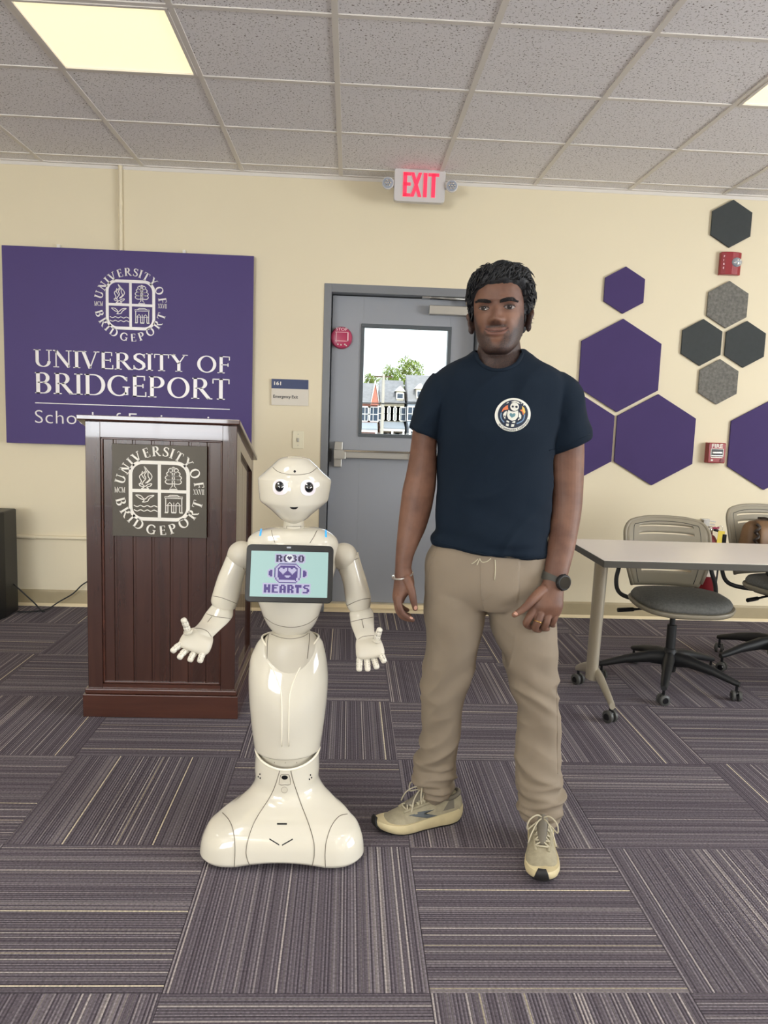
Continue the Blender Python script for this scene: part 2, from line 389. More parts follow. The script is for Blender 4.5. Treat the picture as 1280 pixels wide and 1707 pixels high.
# ================================================================== ROOM SHELL
X0, X1, Y0, HC = -5.0, 6.0, -9.0, 2.795
S = .6096
fl = struct(MB().bx((X0, Y0, -.12), (X1, .2, -.009)).build('floor', MATS['asphalt']))
tile = MB().bx((-S/2+.0006, -S/2+.0006, -.008), (S/2-.0006, S/2-.0006, 0)).build('carpet_tile', MATS['carpet'], fl, bevel=0)
first = True
for i in range(-8, 11):
    for j in range(-9, 6):
        x = -.3877+(i+.5)*S; y = -3.462+(j+.5)*S
        if x < X0-S/2 or x > X1+S/2 or y > .1 or y < Y0-.1: continue
        if x < -3.6 and y < -4.6: continue
        t = tile if first else tile.copy()
        if not first: COL.objects.link(t)
        first = False; t.location = (x, y, 0); t.rotation_euler.z = (0 if (i+j) % 2 == 0 else PI/2)+(PI if random.random() < .5 else 0)
# ceiling slab, tiles and grid
ce = struct(MB().bx((X0, Y0, HC+.03), (X1, .2, HC+.15)).build('ceiling', MATS['plain']))
CX, CY = -.7066, -1.9757
ct = MB().bx((-S/2+.011, -S/2+.011, 0), (S/2-.011, S/2-.011, .012)).build('ceiling_tile', MATS['ceiling_tile'], ce)
lights = []; first = True
for i in range(-8, 12):
    for j in range(-12, 4):
        x = CX+(i+.5)*S; y = CY+(j+.5)*S
        if x < X0-.3 or x > X1+.3 or y < Y0-.3: continue
        if (i+1) % 5 == 0 and j % 3 == 0 and j <= 0:
            lights.append((x, y)); continue
        if y < -5.5 and abs(x) > 3.5: continue
        t = ct if first else ct.copy()
        if not first: COL.objects.link(t)
        first = False
        if j == 3:
            t.scale = (1, (.147-.014)/(S-.022), 1); y = -.147/2
        t.location = (x, y, HC-.004); t.rotation_euler.z = 0 if j == 3 else random.choice((0, PI))
gb = MB().bx((-.012, Y0, 0), (.012, 0, .006)); gb.bx((-.003, Y0, .006), (.003, 0, .03)); g0 = gb.build('grid_runner', MATS['grid_white'], ce)
for i in range(-7, 12):
    g = g0 if i == -7 else g0.copy()
    if i != -7: COL.objects.link(g)
    g.location = (CX+i*S, 0, HC-.009)
gb = MB().bx((X0, -.012, 0), (X1, .012, .006)); gb.bx((X0, -.003, .006), (X1, .003, .03)); g0 = gb.build('grid_cross_bar', MATS['grid_white'], ce)
for j in range(-11, 4):
    g = g0 if j == -11 else g0.copy()
    if j != -11: COL.objects.link(g)
    g.location = (0, CY+j*S, HC-.0085)
MB().bx((X0, -.022, HC-.010), (X1, 0, HC-.004)).bx((X0, -.003, HC-.03), (X1, 0, HC-.004)).build('wall_angle', MATS['grid_white'], ce)
# troffers; unseen rows behind the camera are added, brighter to light the room
for x, y in lights:
    vis = y > -2.2
    row = ['second', 'third', 'fourth', 'fifth', 'sixth'][min(4, int((-1.67-y)/1.8))] if not vis else 'first'
    side = 'far left' if x < -3 else 'left of centre' if x < 0 else 'right of centre' if x < 3 else 'far right'
    if abs(x+1.01) < .1 and vis: lab = 'square glowing ceiling light above the purple sign and lectern'
    elif abs(x-2.04) < .1 and vis: lab = 'square glowing ceiling light cut by the right edge, above the hexagon panels'
    else: lab = 'square ceiling light out of view, %s row from the door wall, %s' % (row, side)
    t = thing('ceiling_light', (x, y, HC), lab, 'ceiling light', 'recessed ceiling lights' if vis else 'added ceiling lights outside the view')
    h = S/2-.012; w = .014; z0, z1 = HC-.012, HC+.0
    fm = MB()
    for sx in (-1, 1): fm.bx((x+sx*h, y-h, z0), (x+sx*(h-w), y+h, z1)); fm.bx((x-h, y+sx*h, z0+.0002), (x+h, y+sx*(h-w), z1))
    fm.build('frame', MATS['grid_white'], t)
    MB().bx((x-h+w, y-h+w, HC-.004), (x+h-w, y+h-w, HC)).build('diffuser', MATS['light_diffuser' if vis else 'light_diffuser_unseen'], t)

WP = MATS['wall_paint']; DX0, DX1, DZ = -.183, .862, 2.135
wf = struct(MB().bx((X0, 0, -.01), (DX0, .2, HC+.1)).bx((DX1, 0, -.01), (X1, .2, HC+.1)).bx((DX0, 0, DZ), (DX1, .2, HC+.1)).build('wall_front', WP))
WX = [(-3.0, .6), ]
struct(MB().bx((X0, Y0-.2, 0), (-4.4, Y0, HC)).bx((-1.6, Y0-.2, 0), (X1, Y0, HC)).bx((-4.4, Y0-.2, 0), (-1.6, Y0, .9)).bx((-4.4, Y0-.2, 2.4), (-1.6, Y0, HC)).build('wall_back', WP))
struct(MB().bx((X0-.2, Y0, 0), (X0, 0, HC)).build('wall_left', WP))
struct(MB().bx((X1, Y0, 0), (X1+.2, -6.1, HC)).bx((X1, -2.7, 0), (X1+.2, 0, HC)).bx((X1, -6.1, 0), (X1+.2, -2.7, .8)).bx((X1, -6.1, 2.4), (X1+.2, -2.7, HC)).build('wall_right', WP))
def window(name, a, b, axis):
    f = MB(); n = 3
    lo, hi = (a[0], b[0]) if axis == 'x' else (a[1], b[1]); z0, z1 = a[2], b[2]; c = a[1] if axis == 'x' else a[0]
    def bar(u0, u1, w0, w1):
        if axis == 'x': f.bx((u0, c-.04, w0), (u1, c+.04, w1))
        else: f.bx((c-.04, u0, w0), (c+.04, u1, w1))
    bar(lo, hi, z0, z0+.06); bar(lo, hi, z1-.06, z1)
    for k in range(n+1): u = lo+(hi-lo-.06)*k/n; bar(u, u+.06, z0, z1)
    o = struct(f.build(name, MATS['door_frame_paint']))
    g = MB()
    if axis == 'x': g.bx((lo, c-.004, z0), (hi, c+.004, z1))
    else: g.bx((c-.004, lo, z0), (c+.004, hi, z1))
    g.build('pane', MATS['pane_glass'], o)
window('window_1', (-4.4, Y0-.1, .9), (-1.6, Y0-.1, 2.4), 'x')  # unseen window added for front light, placed clear of the door glass reflection
window('window_2', (X1+.1, -6.1, .8), (X1+.1, -2.7, 2.4), 'y')

def base(name, x0, x1):
    m = MB(); m.m = 0; m.prism([(0, 0), (-.009, 0), (-.009, .095), (-.006, .106), (0, .108)], (x0, 0, 0), (0, 1, 0), (0, 0, 1), (x1-x0, 0, 0))
    m.m = 1; m.prism([(-.0, 0.001), (-.021, .001), (-.019, .008), (-.012, .016), (-.009, .02), (0, .02)], (x0, 0, 0), (0, 1, 0), (0, 0, 1), (x1-x0, 0, 0))
    struct(m.build(name, [MATS['trim_tan'], MATS['trim_light']]))
base('baseboard_front', X0, DX0-.002); base('baseboard_front_right', DX1+.002, X1)

# ------------------------------------------------------------------ text tools
def sans(txt, width=None, height=None, bold=0.0, space=1.0):
    c = bpy.data.curves.new('t', 'FONT'); c.body = txt; c.size = 1; c.offset = bold; c.space_character = space; c.fill_mode = 'FRONT'; c.resolution_u = 4
    o = bpy.data.objects.new('t', c); COL.objects.link(o); dg = bpy.context.evaluated_depsgraph_get()
    me = bpy.data.meshes.new_from_object(o.evaluated_get(dg)); vs = [(v.co.x, v.co.y) for v in me.vertices]; fs = [tuple(p.vertices) for p in me.polygons]
    bpy.data.objects.remove(o); bpy.data.curves.remove(c); bpy.data.meshes.remove(me)
    x0 = min(v[0] for v in vs); x1 = max(v[0] for v in vs); hcap = .7; sy = (height/hcap) if height else None
    sx = width/(x1-x0) if width else sy
    if sy is None: sy = sx
    return [((a-x0)*sx, b_*sy) for a, b_ in vs], fs
def put(mb, geo, o, ux, uy, n, th=.001):
    """flat glyph shape as a thin raised solid"""
    vs, fs = geo; o = Vector(o); ux = Vector(ux); uy = Vector(uy); n = Vector(n)
    front = [o+ux*a+uy*b_+n*th for a, b_ in vs]; back = [o+ux*a+uy*b_ for a, b_ in vs]; k = len(vs)
    cnt = {}
    for f in fs:
        for a, b_ in zip(f, f[1:]+f[:1]): cnt[(a, b_)] = cnt.get((a, b_), 0)+1
    side = [(a, b_, b_+k, a+k) for (a, b_) in cnt if (b_, a) not in cnt]
    mb.add(front+back, list(fs)+side)
T_, t_ = .14, .055
def strip(pts, ws):
    """2d ribbon of varying width"""
    n = len(pts); vs = []
    for i, p in enumerate(pts):
        a = pts[max(i-1, 0)]; b_ = pts[min(i+1, n-1)]; dx, dy = b_[0]-a[0], b_[1]-a[1]; l = math.hypot(dx, dy) or 1; w = ws[i]/2
        vs += [(p[0]-dy/l*w, p[1]+dx/l*w), (p[0]+dy/l*w, p[1]-dx/l*w)]
    return vs, [(2*i, 2*i+1, 2*i+3, 2*i+2) for i in range(n-1)]
def arc0(cx, cy, rx, ry, a0, a1, thick=T_, thin=t_, n=18):
    pts = []; ws = []
    for i in range(n+1):
        a = math.radians(a0+(a1-a0)*i/n); pts.append((cx+rx*math.cos(a), cy+ry*math.sin(a))); ws.append(thin+(thick-thin)*abs(math.cos(a))**1.5)
    return strip(pts, ws)
def ln(x0, y0, x1, y1, w=T_): return strip([(x0, y0), (x1, y1)], [w, w])
def sf(x, y, w=.26): return ln(x-w/2, y+(.02 if y < .5 else -.02), x+w/2, y+(.02 if y < .5 else -.02), .045)
def vs_(x, y, h=.2, w=.045): return ln(x, y, x, y+h, w)
SP = [(.56, .80), (.50, .91), (.36, .965), (.22, .93), (.13, .82), (.15, .68), (.28, .58), (.42, .48), (.53, .37), (.55, .22), (.47, .09), (.31, .035), (.16, .08), (.09, .2)]
SW = [.07, .07, .065, .09, .13, .155, .165, .165, .16, .145, .10, .07, .075, .075]
def glyphs(T_, t_):
 def ln(x0, y0, x1, y1, w=T_): return strip([(x0, y0), (x1, y1)], [w, w])
 def arc(cx, cy, rx, ry, a0, a1, thick=T_, thin=t_, n=18): return arc0(cx, cy, rx, ry, a0, a1, thick, thin, n)
 def sf(x, y, w=.26): return ln(x-w/2, y+(.02 if y < .5 else -.02), x+w/2, y+(.02 if y < .5 else -.02), max(.045, t_*.8))
 return {
 'I': (.36, [ln(.18, 0, .18, 1), sf(.18, 0, .32), sf(.18, 1, .32)]),
 'N': (.92, [ln(.16, 0, .16, 1, t_), ln(.16, .97, .74, .03, T_), ln(.74, 0, .74, 1, t_), sf(.16, 0), sf(.74, 1), sf(.12, 1, .2)]),
 'U': (.88, [ln(.18, 1, .18, .32), arc(.45, .33, .27, .31, 180, 360), ln(.72, .32, .72, 1, t_), sf(.18, 1, .32), sf(.72, 1)]),
 'V': (.86, [ln(.12, 1, .43, 0, T_), ln(.43, .02, .72, 1, t_), sf(.12, 1, .3), sf(.73, 1)]),
 'E': (.68, [ln(.18, 0, .18, 1), ln(.1, .975, .56, .975, .05), ln(.18, .52, .5, .52, .05), ln(.1, .025, .6, .025, .05), vs_(.56, .78, .22), vs_(.5, .42, .2), vs_(.61, 0, .24)]),
 'R': (.82, [ln(.18, 0, .18, 1), sf(.18, 0, .32), ln(.06, .975, .38, .975, .05), arc(.36, .74, .22, .235, 90, -90), ln(.18, .505, .38, .505, .05), ln(.38, .51, .72, .02, .14), sf(.76, 0, .2)]),
 'S': (.62, [strip(SP, SW), ln(.565, .72, .565, .96, .045), ln(.085, .04, .085, .28, .045)]),
 'T': (.76, [ln(.38, 0, .38, 1), sf(.38, 0, .32), ln(.05, .97, .71, .97, .055), vs_(.06, .76, .22), vs_(.70, .76, .22)]),
 'Y': (.84, [ln(.12, 1, .42, .5, T_), ln(.42, .48, .70, 1, t_), ln(.42, 0, .42, .52), sf(.42, 0, .32), sf(.12, 1, .28), sf(.71, 1, .24)]),
 'O': (.98, [arc(.49, .5, .37, .475, 0, 360, T_, t_, 36)]),
 'F': (.64, [ln(.18, 0, .18, 1), sf(.18, 0, .34), ln(.1, .975, .56, .975, .05), ln(.18, .5, .5, .5, .05), vs_(.56, .77, .22), vs_(.5, .4, .2)]),
 'B': (.76, [ln(.18, 0, .18, 1), ln(.06, .975, .36, .975, .05), ln(.06, .025, .38, .025, .05), ln(.18, .53, .36, .53, .05), arc(.36, .755, .2, .22, 90, -90), arc(.37, .275, .25, .25, 90, -90)]),
 'D': (.92, [ln(.18, 0, .18, 1), ln(.06, .975, .42, .975, .05), ln(.06, .025, .42, .025, .05), arc(.42, .5, .38, .475, 90, -90)]),
 'G': (.94, [arc(.49, .5, .38, .475, 38, 318), ln(.79, .06, .79, .42, .13), sf(.78, .42, .28), vs_(.80, .72, .2)]),
 'P': (.74, [ln(.18, 0, .18, 1), sf(.18, 0, .34), ln(.06, .975, .38, .975, .05), arc(.36, .725, .24, .25, 90, -90), ln(.18, .475, .38, .475, .05)]),
 'M': (1.1, [ln(.18, 0, .2, 1, t_), ln(.2, .98, .54, 0, T_), ln(.54, 0, .86, .98, t_), ln(.88, 1, .9, 0, T_), sf(.18, 0), sf(.9, 0, .3), sf(.14, 1, .2), sf(.94, 1, .2)]),
 'C': (.86, [arc(.49, .5, .38, .475, 42, 318), vs_(.79, .7, .24)]),
 'X': (.82, [ln(.12, 1, .68, 0, T_), ln(.68, 1, .12, 0, t_), sf(.12, 1, .26), sf(.68, 1, .24), sf(.12, 0, .24), sf(.68, 0, .28)]),
 ' ': (.38, []),
 }
GL = glyphs(.145, .052); GLB = glyphs(.185, .085)
def word(mb, txt, o, ux, uy, n, width, cap, th, gap=0.0, GL=GL):
    tot = sum(GL[c][0] for c in txt)+gap*(len(txt)-1); kx = width/tot; x = 0
    for c in txt:
        for geo in GL[c][1]: put(mb, ([((a+x)*kx, b_*cap) for a, b_ in geo[0]], geo[1]), o, ux, uy, n, th)
        x += GL[c][0]+gap
def ringword(mb, txt, a0, a1, r, cap, o, ux, uy, n, th, flip=False, kx=None, GL=None):
    GL = GL or GLB
    """letters round a circle of radius r (baseline), from centre angle a0 to a1"""
    adv = [GL[c][0] for c in txt]; pos = []; x = 0
    for w in adv: pos.append(x+w/2); x += w
    for c, p, w in zip(txt, pos, adv):
        a = math.radians(a0+(a1-a0)*(p-pos[0])/(pos[-1]-pos[0])); cx, cy = r*math.cos(a), r*math.sin(a)
        if not flip: ex = (math.sin(a), -math.cos(a)); ey = (math.cos(a), math.sin(a))
        else: ex = (-math.sin(a), math.cos(a)); ey = (-math.cos(a), -math.sin(a))
        for geo in GL[c][1]:
            vs = [(cx+ex[0]*(q[0]-w/2)*kx+ey[0]*q[1]*cap, cy+ex[1]*(q[0]-w/2)*kx+ey[1]*q[1]*cap) for q in geo[0]]
            put(mb, (vs, geo[1]), o, ux, uy, n, th)
def line2(mb, pts, w, o, ux, uy, n, th, sub=4, closed=False):
    if closed: pts = pts+[pts[0]]
    q = crom([list(p) for p in pts], sub) if sub > 1 else pts
    q = [tuple(x) for x in q]; put(mb, strip(q, [w]*len(q)), o, ux, uy, n, th)
def rrect(h, r, k=8):
    out = []
    for cx, cy, a in ((h-r, h-r, 0), (-h+r, h-r, 90), (-h+r, -h+r, 180), (h-r, -h+r, 270)):
        for i in range(k+1): t = math.radians(a+90*i/k); out.append((cx+r*math.cos(t), cy+r*math.sin(t)))
    return out
def seal(mb, o, ux, uy, n, th):
    """round lettering with the quartered shield: flame, tree, gull over waves, arched building (unit radius)"""
    a = rrect(.68, .30); b_ = rrect(.60, .23); k = len(a)
    put(mb, (a+b_, [(i, (i+1) % k, k+(i+1) % k, k+i) for i in range(k)]), o, ux, uy, n, th)
    put(mb, ([(-.035, -.61), (.035, -.61), (.035, .61), (-.035, .61)], [(0, 1, 2, 3)]), o, ux, uy, n, th)
    put(mb, ([(-.61, -.035), (.61, -.035), (.61, .035), (-.61, .035)], [(0, 1, 2, 3)]), o, ux, uy, n, th*.98)
    L = lambda pts, w=.018, sub=4, closed=False: line2(mb, pts, w, o, ux, uy, n, th, sub, closed)
    L([(-.34, .55), (-.31, .44), (-.44, .33), (-.40, .22), (-.42, .17)]); L([(-.34, .55), (-.27, .46), (-.33, .36), (-.30, .28), (-.36, .2), (-.38, .15)])
    L([(-.28, .48), (-.17, .35), (-.19, .26), (-.28, .17)]); L([(-.25, .43), (-.25, .33), (-.22, .26), (-.31, .17)]); L([(-.37, .44), (-.39, .36), (-.33, .27)])
    L([(-.45, .16), (-.38, .145), (-.32, .10), (-.25, .145), (-.17, .16), (-.20, .11), (-.28, .08), (-.24, .045), (-.40, .045), (-.34, .085), (-.43, .11)], closed=True)
    for (x0, y0, x1, y1) in ((.13, .22, .49, .22), (.13, .31, .49, .31), (.16, .40, .46, .40), (.20, .48, .42, .48)):
        L([(.31, y0-.045), (x0+.05, y0-.05), (x0, y0), (x0+.05, y0+.045), (.31, y0+.03)]); L([(.31, y0-.045), (x1-.05, y0-.05), (x1, y0), (x1-.05, y0+.045), (.31, y0+.03)])
    L([(.25, .5), (.31, .55), (.37, .5)]); L([(.29, .53), (.285, .12), (.22, .05), (.40, .05), (.335, .12), (.33, .53)], .02, 1, True)
    L([(-.53, -.10), (-.42, -.11), (-.33, -.19), (-.24, -.12), (-.12, -.10), (-.22, -.17), (-.27, -.24), (-.38, -.255), (-.34, -.215), (-.44, -.17)], closed=True)
    for yy in (-.36, -.46):
        L([(-.57+.075*i, yy+(.028 if i % 2 == 0 else -.004)) for i in range(8)], .018, 3)
    L([(.12, -.12), (.52, -.12), (.52, -.155), (.12, -.155)], .014, 1, True); L([(.18, -.12), (.24, -.085), (.40, -.085), (.46, -.12)], .016, 1)
    L([(.14, -.155), (.14, -.48)], .02, 1); L([(.50, -.155), (.50, -.48)], .02, 1); L([(.13, -.32), (.51, -.32)], .014, 1)
    for cx in (.23, .41):
        L([(cx-.04, -.48), (cx-.04, -.29), (cx, -.25), (cx+.04, -.29), (cx+.04, -.48)], .018, 1)
    L([(.12, -.48), (.19, -.48)], .03, 1); L([(.27, -.48), (.37, -.48)], .03, 1); L([(.45, -.48), (.52, -.48)], .03, 1); L([(.32, -.25), (.32, -.48)], .014, 1)
    ringword(mb, 'UNIVERSITY', 164, 46, .79, .215, o, ux, uy, n, th, kx=.225)
    ringword(mb, 'OF', 28, 10, .79, .215, o, ux, uy, n, th, kx=.225)
    ringword(mb, 'BRIDGEPORT', 197, 342, 1.0, .215, o, ux, uy, n, th, True, kx=.235)
    U = Vector(ux); W_ = Vector(uy); O = Vector(o)
    word(mb, 'MCM', O-U*1.0-W_*.055, ux, uy, n, .245, .12, th)
    word(mb, 'XXVII', O+U*.755-W_*.055, ux, uy, n, .245, .12, th)

# ------------------------------------------------------------------ door
dr = struct(MB().bx((-.130, .10, .048), (.072, .145, 2.077)).bx((.640, .10, .048), (.802, .145, 2.077)).bx((.072, .10, .048), (.640, .145, 1.182)).bx((.072, .10, 1.893), (.640, .145, 2.077)).build('door_1', MATS['door_paint'], bevel=.0015))
m = MB()
for a, b_ in (((-.183, -.004, 0), (-.137, .19, 2.135)), ((.812, -.004, 0), (.862, .19, 2.135)), ((-.137, -.004, 2.083), (.812, .19, 2.135))): m.bx(a, b_)
for a, b_ in (((-.137, .15, .0), (-.118, .19, 2.083)), ((.796, .15, 0), (.812, .19, 2.083)), ((-.118, .15, 2.065), (.796, .189, 2.083))): m.bx(a, b_)
struct(m.build('trim_1', MATS['door_frame_paint'], bevel=.002)); 
struct(MB().bx((-.137, 0, .0), (.812, .2, .018)).bx((-.137, .06, .0), (.812, .2, .043)).build('trim_2', MATS['trim_light']))
m = MB(); a = (.060, 1.170, .652, 1.905); w = .022
for (x0, z0, x1, z1) in ((a[0], a[1], a[2], a[1]+w), (a[0], a[3]-w, a[2], a[3]), (a[0], a[1]+w, a[0]+w, a[3]-w), (a[2]-w, a[1]+w, a[2], a[3]-w)):
    m.bx((x0, .091, z0), (x1, .152, z1))
m.build('window_frame', MATS['lite_frame'], dr, bevel=.002)
MB().bx((.078, .119, 1.188), (.634, .125, 1.887)).build('glass_pane', MATS['pane_glass'], dr)
# panic bar
pb = MB().prism([(-.096, .966), (-.046, .966), (-.042, 1.060), (-.040, 1.132), (-.094, 1.134), (-.100, 1.05)], (0, .10, 0), (1, 0, 0), (0, 0, 1), (0, -.035, 0)).build('exit_bar', MATS['steel'], dr, bevel=.004)
MB().bx((-.098, .035, 1.02), (-.020, .068, 1.082)).build('bar_housing', MATS['steel'], pb, bevel=.003)
MB().bx((-.030, .045, 1.028), (.74, .098, 1.074)).build('push_rail', MATS['steel'], pb, bevel=.004)
MB().bx((-.030, .030, 1.070), (.42, .098, 1.083)).build('rail_lip', MATS['chrome'], pb, bevel=.002)
MB().bx((.395, .030, 1.026), (.45, .098, 1.084)).build('end_cap', MATS['steel'], pb, bevel=.003)
MB().lathe([(.004, 0), (.004, .002)], (.425, .030, 1.052), (0, -1, 0), 10).build('cap_screw', MATS['ink'], pb)
MB().bx((-.137, .06, 1.0), (-.115, .1, 1.085)).build('strike', MATS['black_soft'], dr)
# closer
cl = MB().bx((.495, .040, 1.975), (.76, .10, 2.033)).build('door_closer', MATS['steel'], dr, bevel=.004)
MB().tube([(.455, .055, 2.083), (.75, .03, 2.075)], .008, 8).build('closer_arm', MATS['steel'], cl, smooth=180)
MB().bx((.445, .03, 2.075), (.50, .10, 2.09)).build('closer_bracket', MATS['steel'], cl, bevel=.002)
MB().lathe([(.014, 0), (.014, .03), (.008, .034)], (.74, .03, 2.04), (0, 0, 1), 14).build('arm_pivot', MATS['steel'], cl, smooth=40)
# stop alarm
al = MB().lathe([(.071, 0), (.071, .02), (.064, .032), (.05, .036)], (-.068, .10, 1.807), (0, -1, 0), 36).build('stop_alarm', MATS['stop_pink'], dr, smooth=40)
m = MB(); put(m, sans('STOP', .075, .018, .02), (-.105, .063, 1.851), (1, 0, 0), (0, 0, 1), (0, -1, 0), .001); m.build('lettering', MATS['pink_line'], al); m = MB()
for (x0, z0, x1, z1) in ((-.108, 1.839, -.022, 1.843), (-.108, 1.783, -.022, 1.787), (-.103, 1.775, -.099, 1.843), (-.030, 1.783, -.022, 1.843)): m.bx((x0, .060, z0), (x1, .064, z1))
m.build('printed_frame', MATS['pink_line'], al)
m = MB()
for x, z in ((-.09, 1.763), (-.07, 1.76), (-.045, 1.764), (-.035, 1.757)): m.sphere((x, .064, z), .005, 8, 6)
m.build('alarm_marks', MATS['white_letter'], al, smooth=180)

# ================================================================== WALL THINGS
# purple sign
t = thing('wall_sign', (-1.394, 0, 1.063), 'large purple university sign board behind the lectern', 'sign')
MB().bx((-2.166, -.046, 1.063), (-.626, -.030, 2.274)).build('board', MATS['sign_purple'], t, bevel=.001)
YS = -.046
def on(px, py, y=YS): return P(px, py, y)
m = MB(); c = on(217.7, 508.5); rad = (on(278, 508)-on(157, 508)).length/2
seal(m, (c.x, YS, c.z), (rad, 0, 0), (0, 0, rad), (0, -1, 0), .003); m.build('seal', MATS['silver_letter'], t)
def wrd(txt, l, r, top, name='lettering', th=.004, mt='silver_letter', y=YS):
    A = on(*l, y); B = on(*r, y); C = on(l[0], top, y); m = MB(); word(m, txt, (A.x, y, (A.z+B.z)/2), (1, 0, 0), (0, 0, 1), (0, -1, 0), B.x-A.x, C.z-A.z, th); m.build(name, MATS[mt], t)
wrd('UNIVERSITY OF', (56, 611.5), (385, 622), 583); wrd('BRIDGEPORT', (56.5, 656), (384, 666), 621)
A = on(58.8, 671.4); B = on(383, 682.5); zz = (A.z+B.z)/2; MB().bx((A.x, YS-.003, zz-.0025), (B.x, YS, zz+.0025)).build('rule_line', MATS['silver_letter'], t)
A = on(58.8, 705); B = on(384.6, 716.5); m = MB(); put(m, sans('School of Engineering', B.x-A.x, .084, -.012, 1.06), (A.x, YS, A.z), (1, 0, 0), (0, 0, 1), (0, -1, 0), .003); m.build('lettering', MATS['silver_letter'], t)
for x in (-1.83, -1.06): MB().bx((x-.008, -.030, 2.262), (x+.008, -.002, 2.296)).build('mounting_clip', MATS['white_letter'], t)
# conduit
m = MB().tube([(-1.452, -.0145, HC-.012), (-1.452, -.0145, .475)], .0125, 12)
cp = tag(m.build('conduit_pipe', WP, smooth=60), 'cream painted conduit pipe dropping from ceiling behind the purple sign', 'pipe')
MB().lathe([(.0145, -.014), (.0145, .014)], (-1.452, -.0145, 2.56), (0, 0, 1), 14).build('coupling', WP, cp, smooth=40)
cp = tag(MB().tube([(-1.436, -.0145, .457), (-4.9, -.0145, .457)], .0125, 12).build('conduit_pipe', WP, smooth=60), 'cream conduit pipe running level above the baseboard beside the loudspeaker', 'pipe')
MB().lathe([(.0145, -.02), (.0145, .02)], (-2.03, -.0145, .457), (1, 0, 0), 14).build('coupling', WP, cp, smooth=40)
# room number plate
t = thing('room_sign', (-.387, 0, 1.358), 'small plate reading 161 Emergency Exit, left of the door', 'sign')
MB().bx((-.506, -.010, 1.358), (-.268, 0, 1.522)).build('plate', MATS['sign_paper'], t, bevel=.001)
MB().bx((-.506, -.012, 1.464), (-.271, -.009, 1.524)).build('header_band', MATS['navy_sign'], t)
m = MB(); put(m, sans('161', .045, .021, .03), (-.490, -.012, 1.486), (1, 0, 0), (0, 0, 1), (0, -1, 0), .001); m.build('lettering', MATS['white_letter'], t)
m = MB(); put(m, sans('Emergency Exit', .158, .019, .02), (-.494, -.010, 1.404), (1, 0, 0), (0, 0, 1), (0, -1, 0), .001); m.build('lettering', MATS['ink'], t)
# switch
t = thing('key_switch', (-.33, 0, 1.082), 'small ivory switch plate on the wall below the room sign', 'switch')
MB().bx((-.366, -.006, 1.082), (-.293, 0, 1.197)).build('cover_plate', MATS['switch_ivory'], t, bevel=.003)
MB().bx((-.336, -.012, 1.126), (-.323, -.005, 1.150)).build('toggle', MATS['steel'], t, bevel=.001)
[MB().lathe([(.003, 0), (.003, .002)], (-.33, -.006, z), (0, -1, 0), 8).build('screw', MATS['steel'], t) for z in (1.104, 1.175)]
# exit sign
t = thing('exit_sign', (.38, -.2, HC), 'lit red and white EXIT sign with two lamp heads, hung from the ceiling', 'exit sign')
MB().bx((.318, -.225, 2.79), (.438, -.15, HC-.004)).build('canopy', MATS['exit_body'], t, bevel=.003)
R = MB(); R.prism([(a[0]*.154+.383, a[1]*.096+2.700) for a in rrect(1, .16, 4)], (0, -.20, 0), (1, 0, 0), (0, 0, 1), (0, .045, 0)); R.build('housing', MATS['exit_body'], t, bevel=.003)
def bar_letters():
    m = MB(); z0, z1 = 2.632, 2.772; s = .022
    def q(x0, zz0, x1, zz1): m.bx((x0, -.204, zz0), (x1, -.199, zz1))
    q(.283, z0, .283+s, z1)
    for z in (z0, (z0+z1)/2-s/3, z1-.018): q(.283, z, .328, z+.018)
    for a, b_ in ((.338, .385), (.385, .338)): m.prism([(a-s/2.2, z0), (a+s/2.2, z0), (b_+s/2.2, z1), (b_-s/2.2, z1)], (0, -.199-(.0003 if a < b_ else 0), 0), (1, 0, 0), (0, 0, 1), (0, -.005, 0))
    q(.405, z0, .405+s, z1); q(.455, z0, .455+s, z1); q(.434, z1-.018, .498, z1); return m
bar_letters().build('lettering', MATS['exit_red'], t)
for sx in (-1, 1):
    c = V(.383+sx*.193, -.20, 2.702)
    lh = MB().lathe([(.012, .03), (.026, .02), (.036, 0), (.036, -.012), (.033, -.014)], c, (0, 1, 0), 28).build('lamp_head', MATS['exit_body'], t, smooth=40)
    m = MB().lathe([(.031, 0), (.031, .004)], c+V(0, -.014, 0), (0, -1, 0), 24)
    m.build('lens', MATS['lens_clear'], lh)
    m = MB(); [m.sphere(c+V(.016*math.cos(k*PI/3), -.019, .016*math.sin(k*PI/3)), .006, 8, 6) for k in range(6)]; m.sphere(c+V(0, -.019, 0), .006, 8, 6); m.build('led_cluster', MATS['chrome'], lh, smooth=180)
    m = MB().tube([c+V(0, .02, 0), c+V(-sx*.035, .02, -.01), c+V(-sx*.045, .022, -.01)], .008, 8); m.build('lamp_arm', MATS['exit_body'], t, smooth=60)
# hexagon panels
def hexa(x, z, R, mt, lab, grp):
    a = .866*R*1.015; poly = [(0, R), (a, R/2), (a, -R/2), (0, -R), (-a, -R/2), (-a, R/2)]
    o = MB().prism(poly, (x, -.002, z), (1, 0, 0), (0, 0, 1), (0, -.014, 0)).build('hexagon_panel', MATS[mt], org=(x, 0, z), bevel=.0012)
    tag(o, lab, 'wall panel', grp)
g1, g2, g3 = 'large purple hexagon panels', 'small hexagon panels', 'small hexagon panels'
hexa(1.744, 2.168, .148, 'hex_purple', 'small purple hexagon panel above the large purple ones', g2)
hexa(1.750, 1.688, .300, 'hex_purple', 'large purple hexagon panel, topmost of the large ones beside the man', g1)
hexa(1.473, 1.214, .300, 'hex_purple', 'large purple hexagon panel half hidden by the man’s arm', g1)
hexa(2.019, 1.214, .300, 'hex_purple', 'large purple hexagon panel fully visible, left of the fire alarm pull box', g1)
hexa(2.786, 1.206, .300, 'hex_purple', 'large purple hexagon panel cut by the right edge of the photo', g1)
